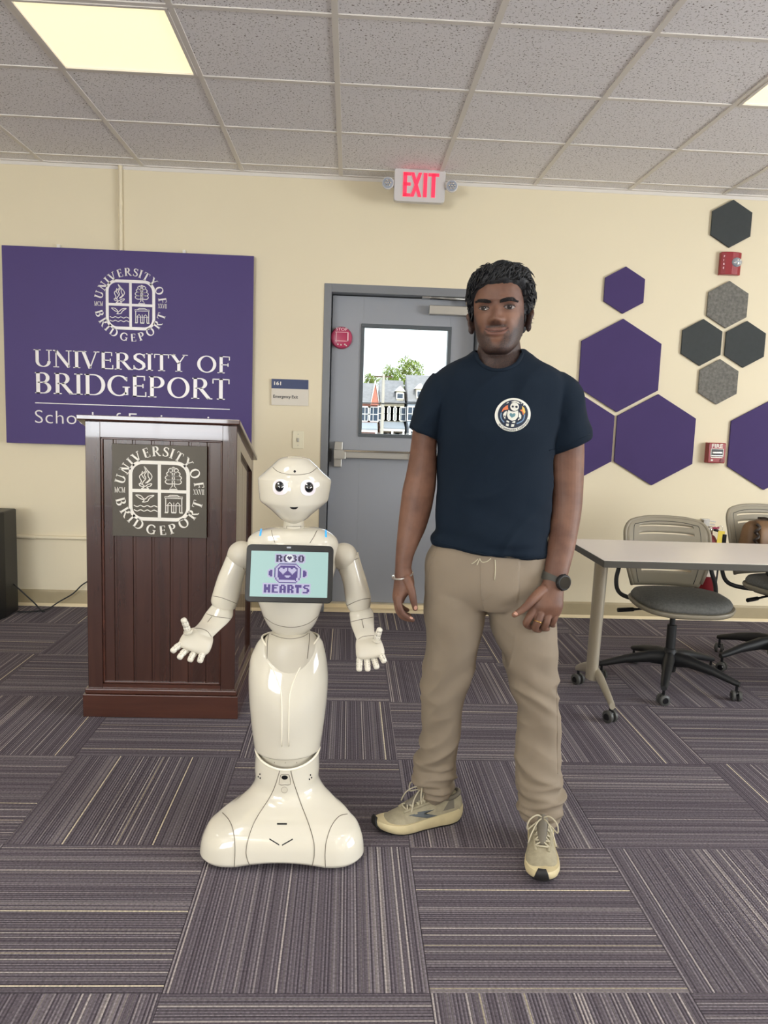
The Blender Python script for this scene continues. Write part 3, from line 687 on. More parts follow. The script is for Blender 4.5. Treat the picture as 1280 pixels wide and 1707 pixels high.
hexa(2.410, 2.610, .148, 'hex_charcoal', 'small charcoal hexagon panel nearest the ceiling, above the strobe', g2)
hexa(2.430, 2.104, .150, 'hex_heather', 'small mottled grey hexagon panel just below the red strobe', g2)
hexa(2.279, 1.857, .150, 'hex_charcoal', 'small charcoal hexagon panel, left one of the middle pair', g2)
hexa(2.570, 1.856, .150, 'hex_charcoal', 'small charcoal hexagon panel, right one of the middle pair', g2)
hexa(2.412, 1.608, .147, 'hex_heather', 'small mottled grey hexagon panel, lowest of the grey cluster', g2)
# strobe
t = thing('fire_strobe', (2.421, 0, 2.285), 'red fire alarm strobe between two small grey hexagon panels', 'alarm')
prof = [(-.068, 0), (-.068, -.03), (-.04, -.044), (0, -.049), (.04, -.044), (.066, -.03), (.066, 0)]
MB().prism(prof, (2.421, 0, 2.288), (1, 0, 0), (0, 1, 0), (0, 0, .142)).build('housing', MATS['red_plastic'], t, bevel=.004)
MB().sphere((2.450, -.045, 2.366), (.034, .02, .03), 18, 10).build('strobe_lens', MATS['lens_clear'], t, smooth=180)
m = MB(); [m.sphere((2.450+dx, -.062, 2.366+dz), .006, 8, 6) for dx, dz in ((-.015, -.005), (0, .01), (.012, -.008), (.0, -.013), (.014, .009))]; m.build('strobe_facets', MATS['white_letter'], t, smooth=180)
m = MB()
for k, c in enumerate('FIRE'): put(m, sans(c, None, .012, .03), (2.366, -.040, 2.395-.024*k), (1, 0, 0), (0, 0, 1), (0, -1, 0), .001)
m.build('lettering', MATS['pink_line'], t)
# pull station
t = thing('pull_station', (2.42, 0, 1.075), 'red FIRE pull box on the wall between two large purple hexagons', 'fire alarm')
MB().prism([(0, 0), (-.052, 0), (-.060, .006), (-.060, .128), (-.052, .134), (0, .134)], (2.367, 0, 1.076), (0, 1, 0), (0, 0, 1), (.112, 0, 0)).build('housing', MATS['red_plastic'], t, bevel=.002)
m = MB(); put(m, sans('FIRE', .074, .026, .02), (2.384, -.0602, 1.177), (1, 0, 0), (0, 0, 1), (0, -1, 0), .001)
for x0, z0, x1, z1 in ((2.381, 1.168, 2.463, 1.172), (2.379, 1.120, 2.383, 1.172), (2.461, 1.120, 2.465, 1.172), (2.383, 1.112, 2.461, 1.117), (2.384, 1.090, 2.398, 1.101)): m.bx((x0, -.0625, z0), (x1, -.059, z1))
m.build('lettering', MATS['white_letter'], t)
MB().bx((2.384, -.062, 1.119), (2.460, -.058, 1.168)).build('handle_recess', MATS['black_plastic'], t)
MB().bx((2.389, -.068, 1.140), (2.455, -.060, 1.152)).build('pull_bar', MATS['chrome'], t, bevel=.002)
MB().bx((2.385, -.064, 1.124), (2.459, -.060, 1.128)).build('pull_bar', MATS['chrome'], t)
MB().lathe([(.012, 0), (.012, .004)], (2.457, -.060, 1.094), (0, -1, 0), 18).build('lock', MATS['red_dark'], t)

# ================================================================== LECTERN
lx0, lx1, ly0, ly1 = -1.077, -.460, -1.85, -1.29
t = thing('lectern', (-.768, -1.57, 0), 'tall dark mahogany lectern with a bronze seal plaque, left of the robot', 'lectern')
Z0, ZF, ZR = .118, 1.250, 1.085
def ztop(y): return ZF+(ZR-ZF)*(y-ly0)/(ly1-ly0)
m = MB(); m.bx((-1.095, -1.868, 0), (-.443, -1.210, .100)); m.build('plinth', MATS['mahogany_rail'], t, bevel=.003)
MB().bx((-1.089, -1.862, .100), (-.449, -1.24, .124)).build('plinth_moulding', MATS['mahogany_rail'], t, bevel=.006)
# core carcass, recessed behind planks
m = MB(); m.prism([(ly0+.03, Z0), (ly1-.02, Z0), (ly1-.02, ztop(ly1)-.002), (ly0+.03, ztop(ly0)-.004)], (lx0+.025, 0, 0), (0, 1, 0), (0, 0, 1), (lx1-lx0-.05, 0, 0)); m.build('carcass', MATS['mahogany'], t)
fx0, fx1, fz0, fz1 = -1.016, -.520, .142, 1.187
MB().bx((lx0, ly0, Z0), (fx0, ly0+.05, ztop(ly0))).build('front_stile', MATS['mahogany'], t, bevel=.002)
MB().bx((fx1, ly0, Z0), (lx1, ly0+.05, ztop(ly0))).build('front_stile', MATS['mahogany'], t, bevel=.002)
MB().bx((fx0, ly0+.0006, fz1), (fx1, ly0+.04, ztop(ly0)-.001)).build('front_rail', MATS['mahogany_rail'], t)
MB().bx((fx0, ly0+.0006, Z0), (fx1, ly0+.04, fz0)).build('front_rail', MATS['mahogany_rail'], t)
m = MB(); w = .009
for (x0, z0, x1, z1) in ((fx0, fz0, fx1, fz0+w), (fx0, fz1-w, fx1, fz1), (fx0, fz0, fx0+w, fz1), (fx1-w, fz0, fx1, fz1)): m.bx((x0, ly0+.005, z0), (x1, ly0+.03, z1))
m.build('panel_moulding', MATS['mahogany_rail'], t, bevel=.003)
n = 6; pw = (fx1-fx0)/n*.985; edges = [fx0, -.967, -.889, -.812, -.736, -.660, -.585, fx1]
for k in range(7):
    a, b_ = edges[k], edges[k+1]
    q = MB().bx((a+.0006, ly0+.013, fz0), (b_-.0006, ly0+.034, fz1))
    if k not in (0,): q.bx((a+.010, ly0+.0122, fz0), (a+.013, ly0+.02, fz1))
    q.build('plank', MATS['mahogany'], t, bevel=.0018)
# side panels
for sx, X in ((1, lx1), (-1, lx0)):
    i = X-sx*.04
    def sidepiece(ya, yb, za, zb, d, nm, mt='mahogany'):
        zt = (lambda y: ztop(y)) if zb is None else (lambda y: zb)
        if callable(zb): zt = zb
        MB().prism([(ya, za), (yb, za), (yb, zt(yb)), (ya, zt(ya))], (X-sx*d, 0, 0), (0, 1, 0), (0, 0, 1), (-sx*(.04-d), 0, 0)).build(nm, MATS[mt], t, bevel=.0015)
    inner = lambda y: ztop(y)-.075
    sidepiece(ly0+.05, ly0+.115, Z0, None, .0, 'side_stile'); sidepiece(ly1-.05, ly1, Z0, None, .0, 'side_stile')
    sidepiece(ly0+.115, ly1-.05, Z0, .17, .0006, 'side_rail', 'mahogany_rail')
    MB().prism([(ly0+.115, inner(ly0+.115)), (ly1-.05, inner(ly1-.05)), (ly1-.05, ztop(ly1-.05)), (ly0+.115, ztop(ly0+.115))], (X-sx*.0006, 0, 0), (0, 1, 0), (0, 0, 1), (-sx*.03, 0, 0)).build('side_rail', MATS['mahogany_rail'], t)
    k = 5; y0, y1 = ly0+.115, ly1-.05
    for j in range(k): a = y0+(y1-y0)*j/k; b_ = y0+(y1-y0)*(j+1)/k; sidepiece(a+.0006, b_-.0006, .17, inner, .013, 'plank')
MB().prism([(ly0-.022, ztop(ly0-.022)+.0), (ly1+.035, ztop(ly1+.035)), (ly1+.035, ztop(ly1+.035)+.020), (ly0-.022, ztop(ly0-.022)+.020)], (lx0-.028, 0, 0), (0, 1, 0), (0, 0, 1), (lx1-lx0+.042, 0, 0)).build('top', MATS['mahogany_rail'], t, bevel=.003)
pq = MB().bx((-.968, ly0-.006, .780), (-.582, ly0-.0005, 1.162)).build('plaque', MATS['bronze'], t, bevel=.001)
m = MB(); c = P(267.5, 819, ly0-.006); rad = .1835
seal(m, (-.7755, ly0-.006, .972), (rad, 0, 0), (0, 0, rad), (0, -1, 0), .0015); m.build('seal', MATS['white_letter'], pq)

# ================================================================== TABLE
t = thing('training_table', (1.80, -1.64, 0), 'white rectangular table with grey legs on castors, behind the man', 'table')
ty0, ty1 = -1.935, -1.355
tx0 = 1.078; tx1 = 2.90
tp = MB(); tp.prism([(tx0, ty0), (tx1, ty0), (tx1, ty1), (tx0+.0, ty1)], (0, 0, .713), (1, 0, 0), (0, 1, 0), (0, 0, .029))
tp.build('table_core', MATS['table_edge'], t, bevel=.002)
MB().bx((tx0+.002, ty0+.002, .741), (tx1-.002, ty1-.002, .7435)).build('tabletop', MATS['tabletop'], t)
def caster(c, parent, r=.028, ang=0, wheels='caster_grey'):
    c = Vector(c); R = Matrix.Rotation(ang, 3, 'Z'); ax = R @ V(1, 0, 0)
    o = MB().tube([c+V(0, 0, r+.01), c+V(0, 0, r+.048)], .007, 10); o.sphere(c+V(0, 0, r+.012), (.016, .018, .014), 12, 8)
    k = o.build('caster', MATS['black_plastic'], parent, smooth=60)
    for s_ in (-1, 1):
        m = MB().lathe([(r*.5, 0), (r, .002), (r, .014), (r*.86, .017)], c+ax*(s_*.006)+V(0, 0, r), ax*s_, 22); m.build('wheel', MATS[wheels], k, smooth=40)
        MB().lathe([(r*.62, 0), (r*.5, .004)], c+ax*(s_*.0225)+V(0, 0, r), ax*s_, 18).build('hub', MATS['black_plastic'], k, smooth=40)
for X in (1.20, 2.72):
    s_ = 1
    m = MB(); rows = []
    for z, hw in ((.713, .038), (.12, .034)):
        rows.append([V(X-.018+(.713-z)*-.02+hw*math.cos(a)*.75, -1.60+hw*math.sin(a)*1.25, z) for a in [2*PI*k/28 for k in range(28)]])
    m.rings(rows); m.build('leg_column', MATS['table_leg'], t, smooth=40)
    MB().bx((X-.05, -1.85, .700), (X+.03, -1.42, .713)).build('mounting_plate', MATS['table_leg'], t)
    fb = MB()
    for sy in (-1, 1):
        rl = []
        for u, zz, hh in ((0, .155, .030), (.10, .140, .028), (.22, .098, .020), (.262, .080, .016)):
            y = -1.59+sy*u; w = .017-.004*u/.26
            rl.append([V(X-.012+w*math.cos(a), y, zz+hh*math.sin(a)) for a in [2*PI*k/16 for k in range(16)]])
        fb.rings(rl)
    fb.build('foot_bar', MATS['table_leg'], t, smooth=50)
    for sy in (-1, 1): caster((X-.012, -1.59+sy*.245, 0), t, .028, .5)

# ================================================================== CHAIRS
def make_chair(loc, rz, label):
    t = thing('task_chair', (0, 0, 0), label, 'chair', 'grey task chairs on castors')
    # star base
    for k in range(5):
        a = math.radians(-90+36+16+72*k); d = V(math.cos(a), math.sin(a), 0); s_ = V(-d.y, d.x, 0); rl = []
        for u, z, w, h in ((.02, .135, .030, .040), (.10, .138, .027, .032), (.22, .118, .022, .022), (.32, .090, .018, .016), (.348, .084, .014, .012)):
            rl.append([d*u+s_*(w*math.cos(b_))+V(0, 0, z+h*math.sin(b_)) for b_ in [2*PI*j/12 for j in range(12)]])
        arm = MB().rings(rl).build('base_arm', MATS['black_soft'], t, smooth=50)
        caster(d*.335, t, .026, a+.6)
    MB().lathe([(.034, .07), (.038, .10), (.038, .16), (.030, .185), (.024, .19), (.024, .31), (.014, .312), (.014, .40)], (0, 0, 0), seg=20).build('gas_column', MATS['black_soft'], t, smooth=40)
    mech = MB(); mech.prism([(-.10, 0), (.10, 0), (.06, -.045), (-.06, -.045)], (0, -.17, .425), (1, 0, 0), (0, 0, 1), (0, .30, 0))
    mech.build('tilt_mechanism', MATS['black_plastic'], t, bevel=.006)
    MB().tube([(-.05, -.03, .405), (-.20, -.07, .398), (-.29, -.09, .395)], [.006, .006, .009], 8).tube([(-.22, -.075, .397), (-.30, -.095, .395)], .011, 8).build('height_lever', MATS['black_plastic'], t, smooth=60)
    # seat pan and cushion
    def seatring(z, k, dz=0, n=40):
        out = []
        for j in range(n):
            a = 2*PI*j/n; ca, sa = math.cos(a), math.sin(a); e = 2/3.2
            x = .238*k*math.copysign(abs(ca)**e, ca); y = -.09+.215*k*math.copysign(abs(sa)**e, sa)
            x *= 1-.10*max(0, (y+.0)/.2) if y > 0 else 1
            drop = -.030*max(0, (-y-.18)/.15)**2
            out.append(V(x, y, z+drop))
        return out
    MB().rings([seatring(.425, .90), seatring(.432, .97), seatring(.447, 1.0), seatring(.455, .985)]).build('seat_pan', MATS['chair_grey'], t, smooth=60)
    MB().rings([seatring(.452, .93), seatring(.470, .945), seatring(.486, .90), seatring(.493, .78), seatring(.496, .4)]).build('seat_cushion', MATS['seat_fabric'], t, smooth=180)
    # slotted back shell
    zs = [0]; nx, nz = 26, 44; vs = []; fs = []
    slots = [.36, .315, .158, .127, .096]
    def hw(v):  # half width by height fraction
        h = v*.40
        return .188+.055*min(1, h/.25) if h < .36 else .243-.05*((h-.36)/.05)**2
    zv = []
    zl = sorted(set([round(x, 4) for s_ in slots for x in (s_-.006, s_+.006)]+[round(.41*i/16, 4) for i in range(17)]+[.34, .35, .375, .39, .397, .403, .407]))
    xl = sorted(set([-1, 1, -.66, .66]+[round(-1+2*i/18, 3) for i in range(19)]))
    def mp(u, z):
        w = .172+.046*math.sin(min(1, z/.26)*PI/2)
        if z > .33: w -= .07*(1-math.sqrt(max(0, 1-((z-.33)/.085)**2)))
        x = u*w; zz = .475+z*.86-.018*abs(u)**3*(1 if z > .3 else z/.3); y = .165+.06*z/.4-.045*(x/.24)**2+.05*((z-.16)/.3)**2
        return V(x, y, zz)
    for z in zl: vs += [mp(u, z) for u in xl]
    W_ = len(xl)
    for i in range(len(zl)-1):
        zc = (zl[i]+zl[i+1])/2; sl = any(abs(zc-s_) < .005 for s_ in slots)
        for j in range(W_-1):
            uc = (xl[j]+xl[j+1])/2
            if sl and abs(uc) < .66: continue
            fs.append((i*W_+j, i*W_+j+1, (i+1)*W_+j+1, (i+1)*W_+j))
    m = MB().add(vs, fs); bk = m.build('backrest', MATS['chair_grey'], t, smooth=60, recalc=False)
    so = bk.modifiers.new('thickness', 'SOLIDIFY'); so.thickness = .012; so.offset = 0
    rim = [mp(-1, z) for z in zl[::2]]+[mp(u, zl[-1]) for u in xl[1:-1:2]]+[mp(1, z) for z in zl[::-2]]
    MB().tube(rim, .010, 8).build('back_rim', MATS['chair_grey'], t, smooth=180)
    gr = [mp(u*.80, z) for u, z in [(-1, .02), (-1, .12), (-1, .25), (-1, .365), (-.9, .378), (-.5, .385), (0, .387), (.5, .385), (.9, .378), (1, .365), (1, .25), (1, .12), (1, .02)]]
    MB().tube([p+V(0, -.0065, 0) for p in gr], .0018, 6, sub=2).build('back_groove', MATS['chair_dark'], t, smooth=180)
    for s_ in (-1, 1):
        MB().tube([(s_*.12, .02, .418), (s_*.215, .08, .425), (s_*.250, .13, .445), (s_*.255, .165, .50), (s_*.238, .190, .57), (s_*.232, .195, .68)], .011, 10, sub=4).build('back_support', MATS['black_soft'], t, smooth=180)
    t.location = loc; t.rotation_euler.z = rz; return t
ch = make_chair((1.665, -1.31, 0), math.radians(-6), 'grey task chair with slotted back pushed under the left half of the table')
def dup(o, parent=None):
    c = o.copy(); COL.objects.link(c); c.parent = parent; ORG[c.name] = Vector()
    for k in list(o.children): dup(k, c)
    return c
c2 = dup(ch); c2.scale = (1, 1, 1.06); c2.location = (2.375, -1.03, 0); c2.rotation_euler.z = math.radians(14); c2['label'] = 'grey task chair at the right edge with a brown bag on its seat'

# bag and dark cloth on the second chair
RZ = Matrix.Rotation(math.radians(14), 4, 'Z'); MT = Matrix.Translation((2.335, -1.03, .046)) @ RZ
t = thing('satchel', (2.375, -1.03, .50), 'brown leather satchel standing on the seat of the right-hand chair', 'bag')
def soft(rows, mt, nm, parent, wob=.006, seg=36):
    m = MB().loft(rows, seg, 5, ex=3.5); m.v = [MT @ (v+V(1, 1, 1)*0) for v in m.v]
    m.v = [v+Vector(noise.noise_vector(v*9))*wob for v in m.v]; return m.build(nm, MATS[mt], parent, smooth=180)
soft([(V(-.165, .06, .502), V(.20, .06, .502), .04), (V(-.19, .06, .53), V(.215, .06, .53), .055), (V(-.185, .06, .64), V(.21, .06, .64), .062), (V(-.175, .06, .735), V(.20, .06, .745), .05), (V(-.15, .06, .765), V(.18, .06, .775), .02)], 'leather', 'bag_body', t)
soft([(V(-.178, -.06, .60), V(.205, -.06, .60), .012), (V(-.180, -.062, .66), V(.207, -.062, .66), .014), (V(-.174, -.045, .74), V(.20, -.045, .75), .02), (V(-.16, .0, .780), V(.19, .0, .79), .035)], 'leather', 'flap', t, .004)
for x in (-.10, .06):
    m = MB(); m.tube([MT @ V(x, -.078, .55), MT @ V(x, -.084, .64), MT @ V(x, -.075, .74), MT @ V(x, -.02, .79), MT @ V(x, .05, .785)], .0055, 8, sub=3); m.build('strap', MATS['leather_dark'], t, smooth=180)
m = MB()
for k in range(9):
    a = MT @ V(.04+.03*k, -.03+.01*math.sin(k*2), .80+.012*math.sin(k*1.7)); m.sphere(a, (.016, .01, .009), 8, 6)
m.build('chain_handle', MATS['leather_dark'], t, smooth=180)
MB().tube([MT @ V(-.19+.012*math.sin(k*1.9), -.05+.01*math.cos(k*1.9), .765-.014*k) for k in range(12)], .008, 8, sub=2).build('coiled_strap', MATS['leather_dark'], t, smooth=180)
t2 = soft([(V(-.18, -.17, .50), V(.10, -.17, .50), .04), (V(-.20, -.17, .52), V(.14, -.17, .52), .06), (V(-.17, -.165, .555), V(.13, -.165, .56), .05), (V(-.08, -.165, .575), V(.06, -.165, .58), .02)], 'black_soft', 'folded_jacket', None, .012)
tag(t2, 'dark folded cloth lying on the chair seat in front of the satchel', 'clothing')

# ================================================================== EXTINGUISHER
ex = 2.405; ey = -.085
t = thing('fire_extinguisher', (ex, ey, .165), 'red fire extinguisher hung on the wall behind the table', 'extinguisher')
MB().lathe([(.058, .165), (.064, .172), (.064, .52), (.058, .56), (.035, .595), (.020, .605), (.020, .62)], (ex, ey, 0), seg=28).build('cylinder', MATS['red_dark'], t, smooth=50)
MB().lathe([(.0646, .33), (.0646, .47)], (ex, ey, 0), seg=28).build('instruction_label', MATS['sign_paper'], t, smooth=50)
MB().lathe([(.018, .615), (.022, .625), (.022, .65), (.014, .66)], (ex, ey, 0), seg=16).build('valve', MATS['chrome'], t, smooth=40)
MB().box((ex-.03, ey-.01, .672), (.11, .018, .007)).box((ex-.02, ey-.01, .70), (.10, .018, .006), Matrix.Rotation(.18, 3, 'Y')).build('lever', MATS['steel'], t, bevel=.001)
MB().tube([(ex+.02, ey-.02, .64), (ex+.07, ey-.02, .62), (ex+.078, ey-.01, .55), (ex+.075, ey, .35), (ex+.070, ey, .25)], .009, 10, sub=4).build('hose', MATS['black_soft'], t, smooth=180)
MB().bx((ex-.02, ey+.05, .60), (ex+.02, -.0, .70)).build('wall_bracket', MATS['steel'], t)
MB().bx((ex-.085, -.03, .655), (ex-.052, -.001, .69)).build('wall_hook', MATS['steel'], t, bevel=.002)
ring = [(ex+.045+.016*math.cos(a), ey-.055, .655+.016*math.sin(a)) for a in [2*PI*k/16 for k in range(17)]]
MB().tube(ring, .0015, 6).build('pin_ring', MATS['chrome'], t, smooth=180)
m = MB(); [m.sphere((ex+.0+.011*k, ey-.05, .655+.006*math.sin(3*k)), .008, 8, 6) for k in range(4)]; m.build('keyring_charms', MATS['keyring_pink'], t, smooth=180)
MB().box((ex+.050, ey-.058, .575), (.045, .0015, .125), Matrix.Rotation(.06, 3, 'Y')).build('inspection_tag', MATS['tag_yellow'], t)

# ================================================================== LOUDSPEAKER + CABLES
t = thing('loudspeaker', (-2.22, -.30, 0), 'tall black loudspeaker on the floor at the left edge', 'speaker')
m = MB(); m.prism([(-.145, -.13), (.110, -.13), (.135, -.11), (.150, -.05), (.150, .13), (-.145, .13)], (-2.22, -.28, .004), (1, 0, 0), (0, 1, 0), (0, 0, .655)); m.build('cabinet', MATS['speaker_black'], t, bevel=.010)
MB().bx((-2.35, -.418, .05), (-2.13, -.405, .60)).build('grille', MATS['black_soft'], t, bevel=.004)
MB().tube([(-2.105, -.408, .62), (-2.095, -.412, .35), (-2.10, -.412, .04)], .006, 8).build('corner_trim', MATS['lite_frame'], t, smooth=60)
m = MB().tube([(-2.06, -.20, .008), (-1.98, -.19, .008), (-1.90, -.14, .012), (-1.84, -.09, .05), (-1.76, -.06, .10), (-1.70, -.05, .16), (-1.62, -.04, .20), (-1.50, -.04, .22)], .0045, 8, sub=4)
tag(m.build('power_cable', MATS['black_soft'], smooth=180), 'long black cable rising from the floor towards the wall behind the lectern', 'cable')
m = MB().tube([(-2.07, -.22, .19), (-2.02, -.20, .13), (-1.96, -.18, .06), (-1.92, -.17, .008), (-1.90, -.165, .006)], .0045, 8, sub=4)
tag(m.build('speaker_cable', MATS['black_soft'], smooth=180), 'short black cable slanting from the loudspeaker down to the carpet', 'cable')

# ================================================================== OUTSIDE
G = -3.4
tag(struct(MB().bx((-160, .8, G-.2), (200, 400, G)).build('ground_outside', MATS['asphalt'])), None)
struct(MB().bx((-1.5, .2, -.2), (2.5, 1.6, -.03)).build('step_outside', MATS['concrete']))
def house(px0, px1, Y, ridge, eave, roof, wall, lab, gable=None, dormer=None, storeys=2, depth=10, nwin=3, mt_trim='house_white'):
    a = P(px0, eave, Y); b_ = P(px1, eave, Y); zr = P((px0+px1)/2, ridge, Y+depth/2).z; ze = (a.z+b_.z)/2; x0, x1 = a.x, b_.x
    t = thing('house', ((x0+x1)/2, Y, G), lab, 'house', 'houses across the street')
    MB().bx((x0, Y, G), (x1, Y+depth, ze)).build('wall', MATS[wall], t)
    MB().prism([(Y-.5, ze-.1), (Y+depth/2, zr), (Y+depth+.5, ze-.1)], (x0-.05, 0, 0), (0, 1, 0), (0, 0, 1), (x1-x0+.1, 0, 0)).build('roof', MATS[roof], t)
    zf = (ze-G)/2+G
    # porch: roof, posts, deck
    MB().prism([(Y, zf+.75), (Y-2.6, zf+.05), (Y-2.6, zf-.15), (Y, zf-.1)], (x0, 0, 0), (0, 1, 0), (0, 0, 1), (x1-x0, 0, 0)).build('porch_roof', MATS['siding_grey'], t)
    MB().bx((x0, Y-2.6, zf-.42), (x1, Y-2.4, zf-.12)).build('porch_fascia', MATS[mt_trim], t)
    n = max(3, int((x1-x0)/1.6))
    for k in range(n): x = x0+.15+(x1-x0-.3)*k/(n-1); MB().bx((x-.12, Y-2.55, G+.4), (x+.12, Y-2.3, zf-.4)).build('porch_post', MATS[mt_trim], t)
    MB().bx((x0, Y-2.6, G), (x1, Y, G+.5)).build('porch_deck', MATS['concrete'], t)
    m = MB(); k = 0
    while x0+.3*k < x1: m.bx((x0+.3*k, Y-2.52, G+.5), (x0+.3*k+.07, Y-2.45, G+1.25)); k += 1
    m.bx((x0, Y-2.54, G+1.22), (x1, Y-2.42, G+1.32)); m.build('railing', MATS[mt_trim], t)
    for lv in range(2):
        zc = zf+1.75 if lv else zf-1.65
        for k in range(nwin):
            x = x0+(x1-x0)*(k+.5)/nwin; w, h = .55, .8
            f = MB()
            for q0, q1 in (((x-w-.12, zc-h-.12), (x+w+.12, zc-h)), ((x-w-.12, zc+h), (x+w+.12, zc+h+.16)), ((x-w-.12, zc-h), (x-w, zc+h)), ((x+w, zc-h), (x+w+.12, zc+h)), ((x-w, zc-.04), (x+w, zc+.04)), ((x-.03, zc-h), (x+.03, zc+h))): f.bx((q0[0], Y-.12, q0[1]), (q1[0], Y+.02, q1[1]))
            w_ = f.build('window', MATS[mt_trim], t); MB().bx((x-w, Y-.05, zc-h), (x+w, Y-.01, zc+h)).build('pane', MATS['house_glass'], w_)
    if gable:
        g0, g1, gp = P(gable[0], eave, Y-.7).x, P(gable[1], eave, Y-.7).x, P((gable[0]+gable[1])/2, gable[2], Y-.7).z
        MB().prism([(g0, ze-.2), (g1, ze-.2), ((g0+g1)/2, gp)], (0, Y-.6, 0), (1, 0, 0), (0, 0, 1), (0, depth*.45, 0)).build('gable', MATS['brick_pink'], t)
        m = MB()
        for ga, gb_ in ((g0, (g0+g1)/2), (g1, (g0+g1)/2)): m.prism([(ga, ze-.2), (ga, ze+.1), (gb_, gp+.35), (gb_, gp)], (0, Y-.85, 0), (1, 0, 0), (0, 0, 1), (0, depth*.47, 0))
        m.build('gable_trim', MATS[mt_trim], t)
    if dormer:
        d0, d1, dz1 = P(dormer[0], eave, Y).x, P(dormer[1], eave, Y).x, P(dormer[0], dormer[2], Y).z; zb = ze+.15
        MB().bx((d0, Y+.1, zb), (d1, Y+3, dz1)).build('dormer', MATS['siding_cream'], t)
        MB().prism([(d0-.25, dz1), (d1+.25, dz1), ((d0+d1)/2, dz1+.7)], (0, Y-.1, 0), (1, 0, 0), (0, 0, 1), (0, 3.2, 0)).build('dormer_roof', MATS[mt_trim], t)
        xc = (d0+d1)/2; w_ = MB().bx((xc-.5, Y+.0, zb+.25), (xc+.5, Y+.09, dz1-.2)).build('window', MATS[mt_trim], t); MB().bx((xc-.36, Y-.03, zb+.38), (xc+.36, Y+.0, dz1-.32)).build('pane', MATS['house_glass'], w_)
    return t
house(560, 629.5, 92, 638, 671, 'shingle', 'brick_pink', 'far grey-roofed brick house at the left side of the door glass', gable=(618, 632, 638), nwin=5)
house(633.6, 674, 96, 634, 670, 'shingle', 'siding_cream', 'far house with a dormer behind the utility pole', dormer=(661, 672, 652), nwin=4)
house(680.5, 740, 94, 626, 669, 'shingle', 'siding_grey', 'far steep-roofed grey house beside the man’s shoulder', dormer=(694, 706, 648), nwin=4)
house(500, 557, 93, 636, 671, 'shingle', 'siding_grey', 'far grey house hidden by the door’s left stile, next to the brick house', nwin=4)
house(742.5, 800, 95, 632, 671, 'shingle', 'siding_cream', 'far cream house hidden behind the man', nwin=4)
t = thing('utility_pole', (P(637, 700, 80).x, 80, G), 'pale utility pole seen through the door glass in front of the houses', 'pole')
q = P(637, 700, 80); MB().lathe([(.20, G), (.16, P(637, 624, 80).z)], (q.x, 80, 0), seg=12).build('pole', MATS['concrete'], t, smooth=60)
MB().bx((q.x-1.0, 79.9, P(637, 629, 80).z), (q.x+1.0, 80.05, P(637, 629, 80).z+.14)).build('crossarm', MATS['bark'], t)
A = P(560, 670.5, 79.8); B = P(760, 672, 79.8); m = MB().tube([A, (q.x, 79.75, A.z+.05), B], .05, 6)
tag(m.build('overhead_wire', MATS['black_soft']), 'thin dark overhead wire crossing in front of the far houses', 'wire')
rt = random.Random(3)
def tree(px, py, w_px, h_px, Y, lab):
    c = P(px, py, Y); k = F_PX/(Y+5.1); rx, rz = w_px/k/2, h_px/k/2
    t = thing('tree', (c.x, Y, G), lab, 'tree', 'trees behind the houses')
    MB().lathe([(.5, G), (.35, c.z-rz*.3), (.15, c.z+rz*.5)], (c.x, Y, 0), seg=10).build('trunk', MATS['bark'], t, smooth=60)
    m = MB(); L = rx*.085
    for i in range(1900):
        a = rt.uniform(0, 2*PI); z = rt.uniform(-1, 1); r = (1-z*z)**.5*(rt.uniform(.55, 1)); lump = 1+.22*math.sin(3*a+px)+.15*math.sin(5*z+a)
        p = V(c.x+rx*r*math.cos(a)*lump, Y+rx*r*math.sin(a)*lump, c.z+rz*z*lump); u = Vector((rt.uniform(-1, 1), rt.uniform(-1, 1), rt.uniform(-1, 1))).normalized(); v = u.orthogonal().normalized(); l = L*rt.uniform(.6, 1.5)
        m.add([p-u*l, p-v*l*.5, p+u*l, p+v*l*.5], [(0, 1, 2, 3)])
    tag(m.build('foliage', MATS['leaf'], t, recalc=False), None, None, None, 'stuff')
tree(618, 637, 26, 22, 118, 'small green tree behind the left house roof')
tree(650, 630, 30, 34, 112, 'yellow-green tree behind the dormer house')
tree(682, 625, 46, 46, 134, 'tall yellow-green tree rising highest behind the houses')

# ================================================================== ROBOT
RY = -2.77
t = thing('humanoid_robot', (-.165, -2.79, 0), 'glossy white humanoid robot with tablet on its chest, standing between the lectern and the man', 'robot')
RW, RM, RS = MATS['robot_white'], MATS['robot_matte'], MATS['robot_seam']
def rowsP(tab, Y):
    return [(P(l, y, Y), P(r, y, Y), d)+tuple(x) for (y, l, r, d, *x) in tab]
def drop_front(mb, zb, s_, cy, dep, pw=1.6):
    out = []
    for v in mb.v:
        f = max(0, min(1, -(v.y-cy)/dep))**pw
        out.append(V(v.x, v.y, zb+(v.z-zb)*(1-s_*f)) if v.z > zb else v)
    mb.v = out
# --- base: rounded triangle (two front lobes, one rear) narrowing to a neck
def tri_ring(cx, cy, s_, Rr, z, n=96):
    C = [V(-.15*s_, -.11*s_, 0), V(.15*s_, -.11*s_, 0), V(0, .13*s_, 0)]; pts = []
    for k in range(720):
        a = 2*PI*k/720; d = V(math.cos(a), math.sin(a), 0)
        w = [math.exp(c.dot(d)*60) for c in C]; W = sum(w); c = sum((C[i]*(w[i]/W) for i in range(3)), V(0, 0, 0)); pts.append(c+d*Rr)
    L = [0]
    for i in range(720): L.append(L[-1]+(pts[(i+1) % 720]-pts[i]).length)
    out = []; j = 0
    for k in range(n):
        s0 = L[-1]*k/n
        while L[j+1] < s0: j += 1
        u = (s0-L[j])/max(1e-9, L[j+1]-L[j]); p = pts[j].lerp(pts[(j+1) % 720], u); out.append(V(cx+p.x, cy+p.y, z))
    return out
